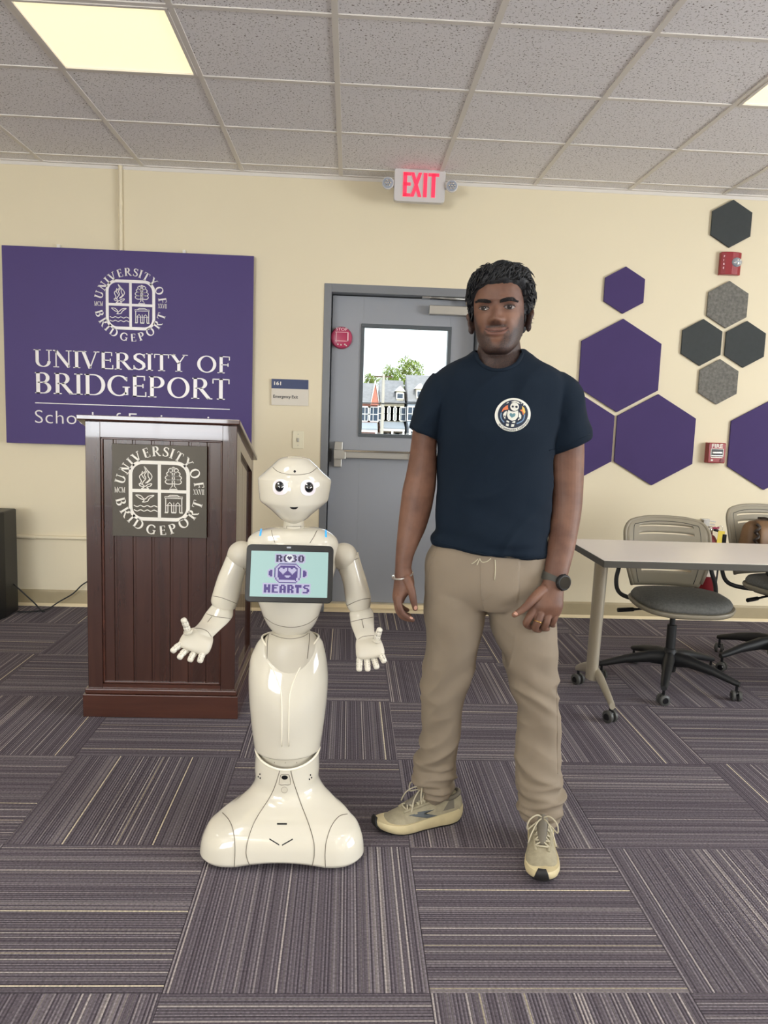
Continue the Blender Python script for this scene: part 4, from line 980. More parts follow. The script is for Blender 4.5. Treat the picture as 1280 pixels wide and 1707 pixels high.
tab = [(1249, 425.5, 532, 0), (1266, 424.5, 532, 0), (1283, 424, 532, .0), (1297, 421.5, 534, .05), (1309.5, 417.5, 539, .12), (1322, 410, 546.5, .26), (1333, 399, 557, .42), (1344, 386, 568, .58), (1353, 370, 579, .70), (1364, 357, 588, .82), (1375, 346.5, 597, .90), (1396, 336.5, 604.5, 1), (1415, 332.7, 606.8, 1)]
rl = []
for y, l, r, s_ in tab:
    Ys = RY-.02-.12*s_; a = P(l, y, Ys); b_ = P(r, y, Ys); hwid = (b_.x-a.x)/2; rl.append([(a.x+b_.x)/2, -2.775-.015*s_, s_, hwid-.15*s_, (a.z+b_.z)/2])
zl_ = rl[-1][4]; cxb = rl[-1][0]; Rl = rl[-1][3]
for fz, fr in ((.72, .985), (.45, .93), (.22, .82), (.08, .66), (.0, .45)):
    rl.append([cxb, -2.79, 1, Rl*fr, max(.004, zl_*fz)])
rr = [tri_ring(*q) for q in crom(rl, 4)]
m = MB().rings(rr, False); m.f.append(tuple(range(len(m.v)-96, len(m.v)))); m.mi.append(0)
zb = P(475, 1340, RY).z; drop_front(m, zb, .15, -2.775, .10)
# shallow arch under the front edge
m.v = [V(v.x, v.y, v.z+.016*max(0, 1-((v.x-cxb)/.13)**2)*max(0, min(1, (-v.y-2.86)/.06))*max(0, 1-v.z/.10)) for v in m.v]
base_b = m.bvh(); bs = m.build('base', RW, t, smooth=70)
rim = []
for k in range(0, 97): v = m.v[k % 96]; rim.append(v)
MB().tube(rim, .0035, 8, cap=False).build('rim', MATS['seam_light'], bs, smooth=180)
m = MB()
for c in ([(467.6, 1276), (463.7, 1293.6), (451.8, 1325), (425.5, 1367.5), (413.6, 1399), (410, 1420), (412.3, 1433), (416.5, 1443)], [(483, 1276), (488.7, 1301.5), (502, 1341), (515, 1375), (523, 1404), (523.8, 1423), (522, 1436), (520, 1444)],
          [(371, 1355), (382, 1367.5), (389, 1386), (391.7, 1412), (391, 1435), (389.9, 1450)], [(579, 1357), (565, 1361), (552, 1378), (544, 1402), (542, 1420), (542, 1437), (542.8, 1450)]): seam(m, base_b, c, .0011)
m.build('panel_seam', RS, bs, smooth=180)
m = MB()
for x, y in ((433.4, 1290.5), (430.7, 1294.7), (433.9, 1297), (517.2, 1291.8), (515.6, 1299), (519, 1296.3)): patch(m, base_b, ell(x, y, 1.2, 1.5, 10), .0006, 2)
m.build('microphone_hole', MATS['black_plastic'], bs)
m = MB(); patch(m, base_b, [(467, 1292), (471, 1291), (480, 1291), (482.5, 1294), (484, 1307.5), (465, 1307.5)], .0008); q = m.build('sensor_housing', RM, bs)
m = MB(); seam(m, base_b, [(468, 1292), (471, 1291), (480, 1291), (482.5, 1294), (484, 1307.5), (475, 1308), (465, 1307.5), (468, 1292)], .0009, 2); m.build('sensor_outline', RS, bs)
m = MB(); patch(m, base_b, ell(474.5, 1295.8, 5.2, 3.6), .0016); m.build('sensor_eye', MATS['black_plastic'], bs)
m = MB(); patch(m, base_b, ell(474, 1316.7, 6, 6), .0008); m.build('round_emblem', RM, bs)
m = MB(); seam(m, base_b, ell(474, 1316.7, 5, 5, 16)+[(479, 1316.7)], .0007, 1); [seam(m, base_b, [(474+3*math.cos(a), 1316.7+3*math.sin(a)), (474, 1316.7), (474-3*math.cos(a), 1316.7-3*math.sin(a))], .0006, 1) for a in (.3, 1.3, 2.3)]; m.build('emblem_lines', RS, bs)
m = MB(); patch(m, base_b, [(462, 1372), (478, 1372), (478.6, 1373.5), (478, 1375), (462, 1375), (461.4, 1373.5)], .0006, 2)
for a, b_ in (((449, 1398.5), (465.5, 1408.5)), ((488, 1398.8), (470, 1409))):
    patch(m, base_b, [(a[0], a[1]-1.2), (b_[0], b_[1]-1.2), (b_[0], b_[1]+1.2), (a[0], a[1]+1.2)], .0006, 2)
m.build('sensor_slot', MATS['black_plastic'], bs)
m = MB()
for x in (-.15, .15): m.bx((cxb+x-.02, -2.92, 0), (cxb+x+.02, -2.86, .012))
m.bx((cxb-.02, -2.68, 0), (cxb+.02, -2.63, .012)); m.build('base_wheel', MATS['black_soft'], t)
# --- waist column, thigh shell, hip
m = MB().loft(rowsP([(1234, 429, 528, .078), (1262, 429, 528, .080), (1295, 432, 524, .075)], RY), 48, 3); wb = m.bvh(); w = m.build('waist_column', RM, t, smooth=60)
m = MB(); [seam(m, wb, [(x, 1246), (x, 1272)], .0012) for x in (457.5, 475.5, 494.5)]; m.build('panel_seam', RS, w)
m = MB().loft(rowsP([(1062, 437, 531, .070), (1070, 429.5, 537.5, .085), (1080, 424, 540.5, .093), (1096, 417.5, 544, .102), (1117, 415, 546.5, .110), (1136, 414.4, 546.9, .112), (1162, 415.4, 545.2, .110), (1190, 417.8, 542, .105), (1212, 420, 539, .100), (1234, 423, 535.5, .097), (1243, 424.5, 534, .095), (1246, 427, 531.5, .090)], RY), 64, 5, cap=False)
zb = P(475, 1246, RY).z; drop_front(m, zb, .34, RY, .11, 2.2)
tb = m.bvh(); th = m.build('thigh_shell', RW, t, smooth=70)
n0 = 64; rimp = [m.v[k % n0]+V(0, 0, .001) for k in range(n0+1)]
MB().tube(rimp, .0032, 8, cap=False).build('rim', MATS['seam_light'], th, smooth=180)
m = MB()
seam(m, tb, [(446, 1104), (452, 1112), (459.7, 1127.5), (466.3, 1146), (469.5, 1169.7), (469.7, 1244)], .0018); seam(m, tb, [(507, 1104), (502, 1110), (494, 1125), (486, 1146), (482, 1170), (481.3, 1244)], .0018)
m.build('raised_line', MATS['seam_light'], th, smooth=180)
m = MB().loft(rowsP([(1049, 462, 508, .035), (1054, 452, 518, .060), (1062, 443, 527, .074), (1072, 436, 533, .080), (1086, 431, 537, .084), (1110, 430, 539, .087), (1140, 430, 538, .087)], RY), 48, 5)
hb = m.bvh(); h_ = m.build('hip', RM, t, smooth=70)
m = MB(); seam(m, hb, [(448, 1057), (446, 1070), (445, 1100)], .001); seam(m, hb, [(516, 1056), (515, 1072), (512, 1098)], .001); seam(m, hb, [(452, 1057), (468, 1063), (485, 1065), (503, 1062), (514, 1056)], .0008); m.build('panel_seam', RS, h_)
# --- torso
m = MB().loft(rowsP([(879, 458, 524, .030), (882.5, 438, 540, .048), (887, 426, 549, .058), (893, 417, 557, .066), (900, 413, 562.5, .074), (912, 412, 565, .080), (930, 412, 563, .083), (951, 414, 559, .085), (975, 421, 551, .085), (992, 427, 544, .084), (1007, 432.5, 538, .082), (1030, 441, 530, .072), (1045, 450, 521, .058), (1055, 462, 508, .042), (1061, 478, 493, .02)], RY), 64, 4, ex=2.3)
xb = m.bvh(); to = m.build('torso', RW, t, smooth=75)
m = MB(); seam(m, xb, [(452.5, 884), (454, 892), (458, 904)], .0008); seam(m, xb, [(528, 885), (523, 895), (516.5, 905)], .0008); seam(m, xb, [(440, 1028), (455, 1039), (470, 1044), (485, 1045.5), (500, 1044), (516, 1038), (531, 1026)], .0009)
m.build('panel_seam', RS, to, smooth=180)
for x0, y0 in ((434.5, 889), (543, 891)):
    m = MB(); seam(m, xb, [(x0+(1 if x0 < 480 else 0), y0-6), (x0, y0), (x0-(.8 if x0 < 480 else 0), y0+4.5)], .0028, 4); m.build('shoulder_light', MATS['blue_light'], to, smooth=180)
m = MB().lathe([(.036, -.004), (.037, .004)], P(489.7, 886, RY)+V(0, 0, -.003), (0, -.12, 1), 32); m.build('neck_opening', MATS['black_plastic'], to, smooth=40)
m = MB().loft(rowsP([(862, 474, 506, .029), (873, 472.5, 507, .031), (885, 471.5, 507.5, .033), (892, 472, 507, .032)], RY), 40, 3); nb = m.bvh(); nk = m.build('neck', RM, t, smooth=70)
m = MB(); seam(m, nb, [(478, 877), (478, 888)], .0007); seam(m, nb, [(501.5, 877), (501.5, 888)], .0007); seam(m, nb, [(478, 877), (490, 877.6), (501.5, 877)], .0007); m.build('panel_seam', RS, nk)
# --- head
m = MB().loft(rowsP([(760.2, 487, 493, .008), (761.5, 476, 504, .028), (764.5, 466.5, 513.5, .045), (770, 459.5, 520.5, .060), (777, 452, 528, .072), (788, 439.5, 538.5, .083, 0, 1.95), (796, 431.5, 547.5, .088, 0, 1.85), (801, 430.2, 551.8, .090, 0, 1.8), (811, 431, 551, .093, 0, 1.8), (823, 432, 549, .093, 0, 1.8), (834, 433.8, 546.6, .091, 0, 1.85), (840, 441, 541, .088, 0, 1.95), (848, 451, 531, .081), (856, 459.5, 521, .070), (864, 468, 512, .056), (869.5, 477.5, 503, .038), (872.4, 486, 496, .015)], RY), 96, 5)
hdb = m.bvh(); hd = m.build('head', RW, t, smooth=75)
m = MB(); seam(m, hdb, [(454.5, 778.7), (460, 784), (468, 788), (484.4, 791.3), (498.5, 791.5), (514, 789), (522, 785), (529, 779)], .0008); m.build('panel_seam', RS, hd, smooth=180)
m = MB(); patch(m, hdb, ell(491.2, 786, 2.1, 2.1, 14), .0006, 2); m.build('camera_hole', MATS['black_plastic'], hd)
for cx, cy, px_, py_ in ((467.6, 812, 467, 811.4), (513.3, 813, 514, 812.6)):
    m = MB(); E_ = [(cx+12.8*math.copysign(abs(math.cos(a))**(2/2.4), math.cos(a)), cy+13.2*math.copysign(abs(math.sin(a))**(2/2.4), math.sin(a))) for a in [2*PI*k/36 for k in range(36)]]
    patch(m, hdb, E_, .0010, 6); ey_ = m.build('eye', MATS['eye_white'], t, smooth=60)
    m = MB(); seam(m, hdb, E_+[E_[0]], .0007, 1); m.build('eye_rim', RM, ey_, smooth=180)
    m = MB(); c = hit(hdb, px_, py_, .0); c2_ = hit(hdb, px_+.1, py_, 0); nr = (CAM-c).normalized(); nr.z *= .3; nr.normalize()
    m.sphere(c-nr*.006, (.0152, .0152, .0165), 28, 18); m.build('pupil', MATS['eye_black'], ey_, smooth=180)
    m = MB(); pb_ = MB().sphere(c-nr*.006, (.0152, .0152, .0165), 28, 18).bvh()
    patch(m, pb_, ell(px_-3, py_-5, 1.5, 1.3, 10), .0004, 2); patch(m, pb_, [(px_+2, py_+.5), (px_+5.5, py_-1.2), (px_+6, py_-.2), (px_+2.5, py_+1.8)], .0004, 2); patch(m, pb_, [(px_-2.5, py_-1), (px_-1.5, py_-.6), (px_, py_+2), (px_-1.2, py_+1.2)], .0004, 2)
    m.build('eye_glint', MATS['eye_glint'], ey_)
m = MB(); patch(m, hdb, [(482.7, 844.8), (486, 845.3), (490, 845.4), (494, 845.2), (497, 844.6), (495.5, 847.3), (492.5, 848.7), (488, 848.8), (484.8, 847.6)], .0006, 3); m.build('mouth', MATS['black_plastic'], hd)
# --- tablet
TL, TR, BR, BL = P(413.3, 906.5, -2.885), P(556.8, 910.5, -2.885), P(553, 1006, -2.925), P(405.5, 1003.5, -2.925)
O_ = (TL+TR+BR+BL)/4; ux = ((TR+BR)/2-(TL+BL)/2); wd = ux.length; ux.normalize(); uz = ((TL+TR)/2-(BL+BR)/2); uz = (uz-ux*uz.dot(ux)); ht = uz.length; uz.normalize(); nn = ux.cross(uz)*1.0
if nn.y > 0: nn = -nn
a = [(p[0]*wd/2, p[1]*ht/2) for p in rrect(1, 1, 1)]
def rr2(w_, h_, r, k=6):
    out = []
    for cx, cy, a0 in ((w_-r, h_-r, 0), (-w_+r, h_-r, 90), (-w_+r, -h_+r, 180), (w_-r, -h_+r, 270)):
        for i in range(k+1): q = math.radians(a0+90*i/k); out.append((cx+r*math.cos(q), cy+r*math.sin(q)))
    return out
tb_ = MB().prism(rr2(wd/2, ht/2, .014), O_-nn*.016, ux, uz, nn*.016).build('tablet', MATS['black_plastic'], t, bevel=.002)
MB().prism(rr2(.03, .02, .004), O_-nn*.07+uz*.01, ux, uz, nn*.06).build('tablet_mount', RM, t)
STL, STR, SBR, SBL = [P(x, y, O_.y) for x, y in ((420.4, 915), (548.4, 918.4), (545, 994), (414, 992))]
sw, sh = wd*.885, ht*.79; so_ = O_+uz*(-.0015)+ux*(-.0005)
MB().prism(rr2(sw/2, sh/2, .001, 1), so_+nn*.0001, ux, uz, nn*.0006).build('screen', MATS['screen'], tb_)
MB().prism(rr2(.006, .0022, .001, 2), O_+uz*(ht*.455)-ux*.004, ux, uz, nn*.0008).build('tablet_camera', MATS['lens_clear'], tb_)
pxl = .0020   # picture cell
def bitmap(rows, cx, cy, mt, nm, cell=pxl, lift=.0009, key='#', sx=1.0):
    m = MB(); h_ = len(rows); w_ = max(len(r) for r in rows); k = 0
    for j, r in enumerate(rows):
        i = 0
        while i < len(r):
            if r[i] == key:
                e = i
                while e < len(r) and r[e] == key: e += 1
                x0 = (i-w_/2)*cell*sx+cx; x1 = (e-w_/2)*cell*sx+cx; y1 = (h_/2-j)*cell+cy; y0 = y1-cell*1.001
                m.add([so_+ux*a_+uz*b_+nn*lift for a_, b_ in ((x0, y0), (x1, y0), (x1, y1), (x0, y1))], [(0, 1, 2, 3)]); i = e
            else: i += 1
    m.build(nm, MATS[mt], tb_)
def wordbits(txt):
    F = {'R': ['####.', '##.##', '##.##', '####.', '##.##', '##.##'], 'O': ['.###.', '##.##', '##.##', '##.##', '##.##', '.###.'], 'B': ['####.', '##.##', '####.', '##.##', '##.##', '####.'],
         'H': ['##.##', '##.##', '#####', '#####', '##.##', '##.##'], 'E': ['#####', '##...', '####.', '##...', '##...', '#####'], 'A': ['.###.', '##.##', '##.##', '#####', '##.##', '##.##'],
         'T': ['#####', '#####', '.##..', '.##..', '.##..', '.##..'], 'S': ['.####', '##...', '.###.', '...##', '...##', '####.']}
    return ['.'.join(F[c][r] for c in txt) for r in range(6)]
hy = .0025
def halo(rows):
    h_ = len(rows); w_ = max(map(len, rows)); rows = [r.ljust(w_, '.') for r in rows]
    g = [['.']*(w_+2) for _ in range(h_+2)]
    for j in range(h_):
        for i in range(w_):
            if rows[j][i] == '#':
                for a_ in (-1, 0, 1):
                    for b_ in (-1, 0, 1): g[j+1+a_][i+1+b_] = '#'
    return [''.join(r) for r in g]
w1 = wordbits('ROBO'); w2 = wordbits('HEARTS')
c1 = .00335; c0 = -.001
bitmap(halo(w1), .0015, .0445, 'screen_lilac', 'title_halo', c1, .0008, sx=1.03); bitmap(w1, .0015, .0445, 'screen_dark', 'title_word', c1, .0010, sx=1.03)
c2 = .0039
bitmap(halo(w2), -.006, -.0415, 'screen_lilac', 'title_halo', c2, .0008, sx=.94); bitmap(w2, -.006, -.0415, 'screen_purple', 'title_word', c2, .0010, sx=.94)
face = ['....###############....', '...#...............#...', '..#..#############..#..', '.#..###############..#.', '.#.##oo##oo###oo##oo##.#', '#..#ooooooo#ooooooo#..#', '#..#ooooooo#ooooooo#..#', '#..##ooooo###ooooo##..#', '#..###ooo#####ooo###..#', '#..####o#######o####..#', '#..#################..#', '#..######ooooo######..#', '#..#######ooo#######..#', '.#..###############..#.', '.#..###############..#.', '..#...............#....', '...#...............#...', '....###############....']
face[4] = '#..##oo##oo#oo##oo##..#'
full = ['#'*23 for _ in face]
bitmap(['.'*3+'#'*17+'.'*3]+['..'+'#'*19+'..']+['.'+'#'*21+'.']+['#'*23]*12+['.'+'#'*21+'.']+['..'+'#'*19+'..']+['.'*3+'#'*17+'.'*3], -.0045, .0025, 'screen_lilac', 'icon_halo', .0031, .0009, sx=1.06)
bitmap(face, -.0045, .0025, 'screen_purple', 'robot_icon', .0031, .0011, sx=1.06)
for s_ in (-1, 1):
    ear = ['.##', '###', '###', '###', '###', '.##'] if s_ < 0 else ['##.', '###', '###', '###', '###', '##.']
    bitmap(halo(ear), -.0045+s_*.0485, .002, 'screen_lilac', 'icon_halo', .0031, .00085, sx=1.1); bitmap(ear, -.0045+s_*.0485, .002, 'screen_purple', 'robot_icon', .0031, .0010, sx=1.1)
m = MB(); c = so_-ux*.0005+uz*.0455; m.add([c+nn*.0012]+[c+nn*.0012+ux*(.0112*math.cos(q))+uz*(.0112*math.sin(q)) for q in [2*PI*k/28 for k in range(28)]], [(0, 1+k, 1+(k+1) % 28) for k in range(28)]); m.build('heart_badge', MATS['screen_white'], tb_)
bitmap(['.##.##.', '#######', '#######', '.#####.', '..###..', '...#...'], -.0005, .0453, 'screen_dark', 'heart_icon', .0020, .0014)
# --- arms
def finger(base, tip, Ya, Yb, r, parent, bend=.004):
    a = P(*base, Ya); b_ = P(*tip, Yb); d = b_-a; L = d.length; d.normalize(); up = V(0, -.3, 1).normalized()
    pts = []; rs = []
    for u, k in ((0, .8), (.03, 1), (.28, 1.02), (.335, .80), (.39, 1), (.60, .98), (.655, .78), (.71, .95), (.90, .88), (.97, .68), (1, .3)):
        pts.append(a+d*L*u+up*bend*math.sin(u*PI)); rs.append(r*k)
    m = MB().tube(pts, rs, 12); bv = m.bvh(); f = m.build('finger', RW, parent, smooth=60)
    q = MB()
    for u in (.16, .30, .36, .50, .62, .68):
        for s_ in (-.45, .45):
            c = a+d*L*u; side = d.cross(V(0, -1, 0)).normalized(); o = c+side*r*s_; dr_ = (o-CAM).normalized()
            h = bv.ray_cast(CAM, dr_)
            if h[0] is not None: q.sphere(h[0], .0009, 6, 4)
    if q.v: q.build('joint_screw', MATS['black_soft'], parent, smooth=180)
def arm(sh_c, upper, fore, palm, fingers, thumb, seams):
    MB().sphere(P(*sh_c, RY), (.042, .044, .042), 32, 20).build('shoulder', RM, t, smooth=180)
    m = MB().loft([(P(*a_, RY+.005), P(*b_, RY+.005), d) for a_, b_, d in upper], 40, 4); ub = m.bvh(); ua = m.build('upper_arm', RW, t, smooth=60)
    m = MB(); [seam(m, ub, s_, .0009) for s_ in seams[:2]]; m.build('panel_seam', RS, ua, smooth=180)
    m = MB().loft([(P(*a_, Y), P(*b_, Y), d) for a_, b_, Y, d in fore], 36, 4); fb_ = m.bvh(); fa = m.build('forearm', RW, t, smooth=60)
    m = MB(); [seam(m, fb_, s_, .0009) for s_ in seams[2:]]; m.build('panel_seam', RS, fa, smooth=180)
    m = MB().loft([(P(*a_, Y), P(*b_, Y), d) for a_, b_, Y, d in palm], 36, 4, ex=2.4); hand = m.build('hand', RM, t, smooth=70)
    for f in fingers: finger(f[0], f[1], -2.905, -2.935, .0098, hand)
    a_ = P(*thumb[0], -2.915); MB().lathe([(.012, -.004), (.0135, 0), (.012, .004)], a_, (P(*thumb[1], -2.93)-a_), 18).build('thumb_socket', RM, hand, smooth=40)
    finger(thumb[0], thumb[1], -2.915, -2.93, .0095, hand)
arm((402.5, 925), [((380, 919), (413, 940), .038), ((377.5, 926), (411, 947), .040), ((371, 942), (408, 957), .042), ((362.8, 961.5), (405, 969), .043), ((354.6, 988), (399, 996), .042), ((351.8, 1000), (396.5, 1004), .040), ((353.5, 1007), (392, 1014.5), .034)],
    [((357, 1004), (389, 1011), -2.765, .026), ((346, 1017), (388.5, 1020), -2.775, .032), ((341, 1024), (387.5, 1028), -2.785, .034), ((335, 1034), (380, 1038), -2.81, .031), ((328, 1042.5), (367, 1050), -2.845, .025), ((323, 1047), (354.5, 1062), -2.875, .021)],
    [((323, 1046.5), (354.5, 1062), -2.875, .021), ((312, 1050), (355, 1069), -2.89, .020), ((303, 1060), (352.5, 1079), -2.902, .018), ((298, 1071), (348, 1088), -2.91, .015), ((300, 1077), (343, 1092), -2.912, .011)],
    [((305, 1073), (285.8, 1087.5)), ((314, 1081), (297.5, 1099)), ((326.5, 1085), (315.8, 1103.5)), ((340, 1085), (332.5, 1105))], ((313.5, 1053), (304.8, 1031)),
    [[(378.5, 927), (391, 932), (401, 941), (407, 950)], [(354.5, 993.5), (368, 996), (384, 1002), (396, 1007)], [(344, 1023), (360, 1028), (384, 1031)], [(353, 1028), (346, 1037)], [(323.5, 1047.5), (335, 1048), (346, 1053), (353, 1063)]])
arm((573, 928), [((562, 944), (597.5, 921), .038), ((564, 951), (599, 928), .040), ((568, 960), (603.5, 943), .042), ((572.5, 977), (610, 963), .043), ((575.5, 998), (616.5, 987), .042), ((577, 1008), (618.4, 998), .040), ((581.5, 1016.5), (617, 1010.5), .034)],
    [((586, 1014), (614.5, 1010), -2.765, .026), ((582.5, 1022), (621.5, 1019), -2.775, .032), ((583, 1030), (623, 1027), -2.785, .034), ((585, 1042), (623.5, 1040), -2.81, .031), ((589.5, 1054), (624, 1051), -2.845, .025), ((594, 1066), (626.5, 1059), -2.875, .021)],
    [((594, 1065.5), (626.5, 1058.5), -2.875, .021), ((592.7, 1073), (634, 1066), -2.89, .020), ((593, 1084), (639, 1077), -2.902, .018), ((594, 1094), (641, 1088), -2.91, .015), ((598, 1099), (638, 1093), -2.912, .011)],
    [((599.5, 1097), (598.6, 1119.5)), ((611.5, 1097), (613, 1119.3)), ((622.5, 1095.5), (628.4, 1115.5)), ((633, 1089), (641, 1105))], ((627.5, 1067), (633.8, 1047.5)),
    [[(565, 951), (573, 943), (585, 936), (598, 930)], [(578, 1010), (590, 1004), (604, 999), (617, 997.5)], [(584, 1037), (600, 1033), (622, 1029)], [(603, 1033), (606, 1047)], [(594.5, 1068), (603, 1062), (614, 1060), (626, 1060)]])

# ================================================================== PERSON
t = thing('person', (.52, -2.80, 0), 'standing man in a black t-shirt, khaki joggers and worn running shoes', 'person')
MY = -2.80
def pr(tab): return [(P(l[0], l[1], Y), P(r[0], r[1], Y), d)+tuple(x) for (l, r, Y, d, *x) in tab]
def sm(a, b_, x): u = max(0, min(1, (x-a)/(b_-a))); return u*u*(3-2*u)
def lerp_tab(tab, x):
    for (a, va), (b_, vb) in zip(tab, tab[1:]):
        if x <= b_: return va+(vb-va)*max(0, min(1, (x-a)/(b_-a)))
    return tab[-1][1]
# --- head
HROWS = [(0.000, .022, -.080, -.034), (.004, .033, -.089, -.022), (.014, .044, -.093, -.004), (.030, .055, -.092, .022), (.050, .063, -.089, .048), (.075, .069, -.089, .066), (.100, .072, -.090, .080), (.125, .0735, -.089, .090), (.150, .0745, -.091, .096), (.178, .0735, -.090, .095), (.203, .066, -.079, .084), (.221, .052, -.060, .066), (.232, .034, -.038, .046), (.238, .015, -.016, .024)]
def head_rings(seg=112, sub=7):
    out = []
    for z, w, f, b_ in crom([list(r) for r in HROWS], sub):
        ring = []; cy = (f+b_)/2; dp = (b_-f)/2; e = 2/2.25
        for k in range(seg):
            a = 2*PI*k/seg; ca, sa = math.cos(a), math.sin(a)
            ring.append(V(w*math.copysign(abs(ca)**e, ca), cy+dp*math.copysign(abs(sa)**e, sa), z))
        out.append(ring)
    return out
def g2(x, z, cx, cz, sx, sz): return math.exp(-((x-cx)/sx)**2/2-((z-cz)/sz)**2/2)
def feat(p):
    if p.y > -.02: return V(0, 0, 0)
    x, z = p.x, p.z; ax = abs(x); front = sm(-.02, -.06, p.y); d = 0
    # nose
    u = (z-.086)/.045
    if -.5 < u < 1.25:
        prof = lerp_tab([(-.5, 0), (-.22, .003), (-.02, .0165), (.12, .0205), (.4, .0150), (.75, .0075), (1.0, .003), (1.25, 0)], u); wd_ = lerp_tab([(-.5, .012), (0, .0105), (.4, .0075), (1.2, .0085)], u)
        d += 1.3*prof*math.exp(-(x/wd_)**2/2*1.1)
    d += .0100*g2(ax, z, .0155, .0885, .0058, .0062)
    d -= .0125*g2(ax, z, .030, .129, .015, .010); d += .0088*g2(ax, z, .0325, .1245, .0115, .0068)
    d += .0055*g2(ax, z, .030, .147, .020, .006); d -= .002*g2(x, z, 0, .140, .008, .010)
    d += .0065*g2(ax, z, .038, .088, .013, .013); d -= .0022*math.exp(-((ax-.019-(.085-z)*.42)/.003)**2/2)*sm(.055, .062, z)*sm(.092, .084, z); d -= .0025*g2(ax, z, .024, .079, .004, .012)
    zl = .0575+9.0*ax*ax
    if ax < .036:
        k = 1-(ax/.036)**2; d += .0058*k*math.exp(-((z-zl-.0050)/.0034)**2/2)+.0072*k*math.exp(-((z-zl+.0066)/.0042)**2/2)-.0045*k*math.exp(-((z-zl)/.0014)**2/2)
    d -= .0035*g2(x, z, 0, .040, .018, .005); d += .0055*g2(x, z, 0, .020, .016, .012)
    return V(x*.08*0, -d*front, 0)
E0 = P(828, 513, -2.89); HO = V(P(834, 514, -2.80).x, -2.80, E0.z-.125)
HM = Matrix.Translation(HO+V(0, 0, .10)) @ Matrix.Rotation(math.radians(-17), 4, 'Z') @ Matrix.Rotation(math.radians(-3.0), 4, 'Y') @ Matrix.Rotation(math.radians(-1.5), 4, 'X') @ Matrix.Translation(V(0, 0, -.10))
HMI = HM.inverted()
body = MB(); hr = [[p+feat(p) for p in ring] for ring in head_rings()]
body.rings([[HM @ p for p in r] for r in hr])
# ears
for s_ in (-1, 1):
    R_ = Matrix.Rotation(s_*.62, 4, 'Z') @ Matrix.Rotation(s_*.16, 4, 'Y') @ Matrix.Rotation(-.12, 4, 'X')
    B_ = HM @ Matrix.Translation(V(s_*.0825, .006, .099)) @ R_
    e = MB().sphere((0, 0, 0), (.0055, .017, .028), 16, 12); e.sphere((0, -.003, -.022), (.0065, .011, .0125), 12, 8)
    rim_ = [(s_*.004, -.010, .006), (s_*.0055, -.012, .018), (s_*.007, -.004, .028), (s_*.008, .008, .028), (s_*.008, .017, .017), (s_*.007, .018, .0), (s_*.005, .010, -.016), (s_*.003, .0, -.025)]
    e.tube(rim_, [.003, .0038, .0042, .0042, .004, .0038, .0035, .003], 10, sub=3)
    e.xf(B_); body.merge(e)
# neck and trunk
body.loft(pr([((800, 560), (864, 560), -2.79, .052), ((797, 578), (867, 577), -2.79, .055), ((794, 590), (869, 588), -2.79, .058), ((788, 600), (877, 598), -2.79, .066), ((782, 613), (884, 610), -2.79, .072), ((768, 628), (900, 625), -2.79, .088), ((742, 650), (922, 648), -2.80, .096), ((738, 690), (922, 690), -2.80, .108), ((742, 750), (905, 750), -2.80, .108), ((745, 820), (905, 820), -2.80, .100), ((735, 900), (900, 905), -2.80, .098), ((730, 950), (896, 955), -2.80, .098), ((745, 975), (885, 975), -2.80, .085)]), 36, 3)
# arms
body.loft(pr([((712, 640), (752, 664), -2.80, .050), ((697, 668), (741, 690), -2.80, .052), ((690, 700), (733, 716), -2.80, .050), ((687, 724), (728, 738), -2.80, .048), ((682, 762), (728, 770), -2.795, .045), ((676, 794), (727, 803), -2.795, .043), ((671, 815), (724, 825), -2.795, .042), ((667.5, 842), (719, 850), -2.80, .041), ((664, 872), (710, 880), -2.805, .038), ((661.5, 898), (699, 904), -2.815, .034), ((659.5, 925), (689, 928), -2.825, .028), ((658.5, 948), (685, 950), -2.83, .026)]), 30, 3)
body.loft(pr([((911, 660), (950, 642), -2.80, .050), ((912, 690), (962, 676), -2.80, .052), ((914, 722), (969, 712), -2.80, .050), ((914, 757), (973, 742), -2.795, .050), ((915.5, 792), (972.3, 788), -2.79, .047), ((917, 825), (971, 822), -2.79, .045), ((917.5, 850), (968.5, 852), -2.80, .044), ((916, 882), (963, 885), -2.82, .041), ((912.5, 912), (957.5, 914), -2.85, .036), ((909, 940), (950, 944), -2.875, .029), ((907.5, 960), (944, 966), -2.89, .026)]), 30, 3)
# his right hand (left in the picture): thumb side towards us, fingers curled
body.loft(pr([((658.5, 945), (685.5, 947), -2.83, .026), ((657.5, 962), (689, 960), -2.832, .033), ((655.5, 980), (690, 978), -2.834, .039), ((654, 995), (678, 993), -2.836, .040), ((656, 1004), (673.5, 1002), -2.838, .036)]), 28, 4)
def fing(pts, rs): body.capsule([P(x, y, Y) for x, y, Y in pts], rs, 12, 3)
fing([(664, 996, -2.868), (665, 1010, -2.874), (672, 1024, -2.872), (687.5, 1033.5, -2.868)], [.0105, .0100, .0090, .0072])
fing([(662, 996, -2.848), (663, 1014, -2.852), (670.5, 1028, -2.850), (685, 1033, -2.849)], [.0108, .0100, .0090, .0074])
fing([(661, 995, -2.828), (662, 1010, -2.830), (670, 1021, -2.829), (682, 1026, -2.829)], [.0102, .0095, .0085, .0070])
fing([(661, 992, -2.810), (663, 1004, -2.810), (671, 1013, -2.810), (679, 1017, -2.811)], [.0090, .0085, .0076, .0064])
fing([(678, 966, -2.858), (685, 982, -2.872), (688.5, 998, -2.876), (692, 1014, -2.874)], [.0150, .0125, .0108, .0084])
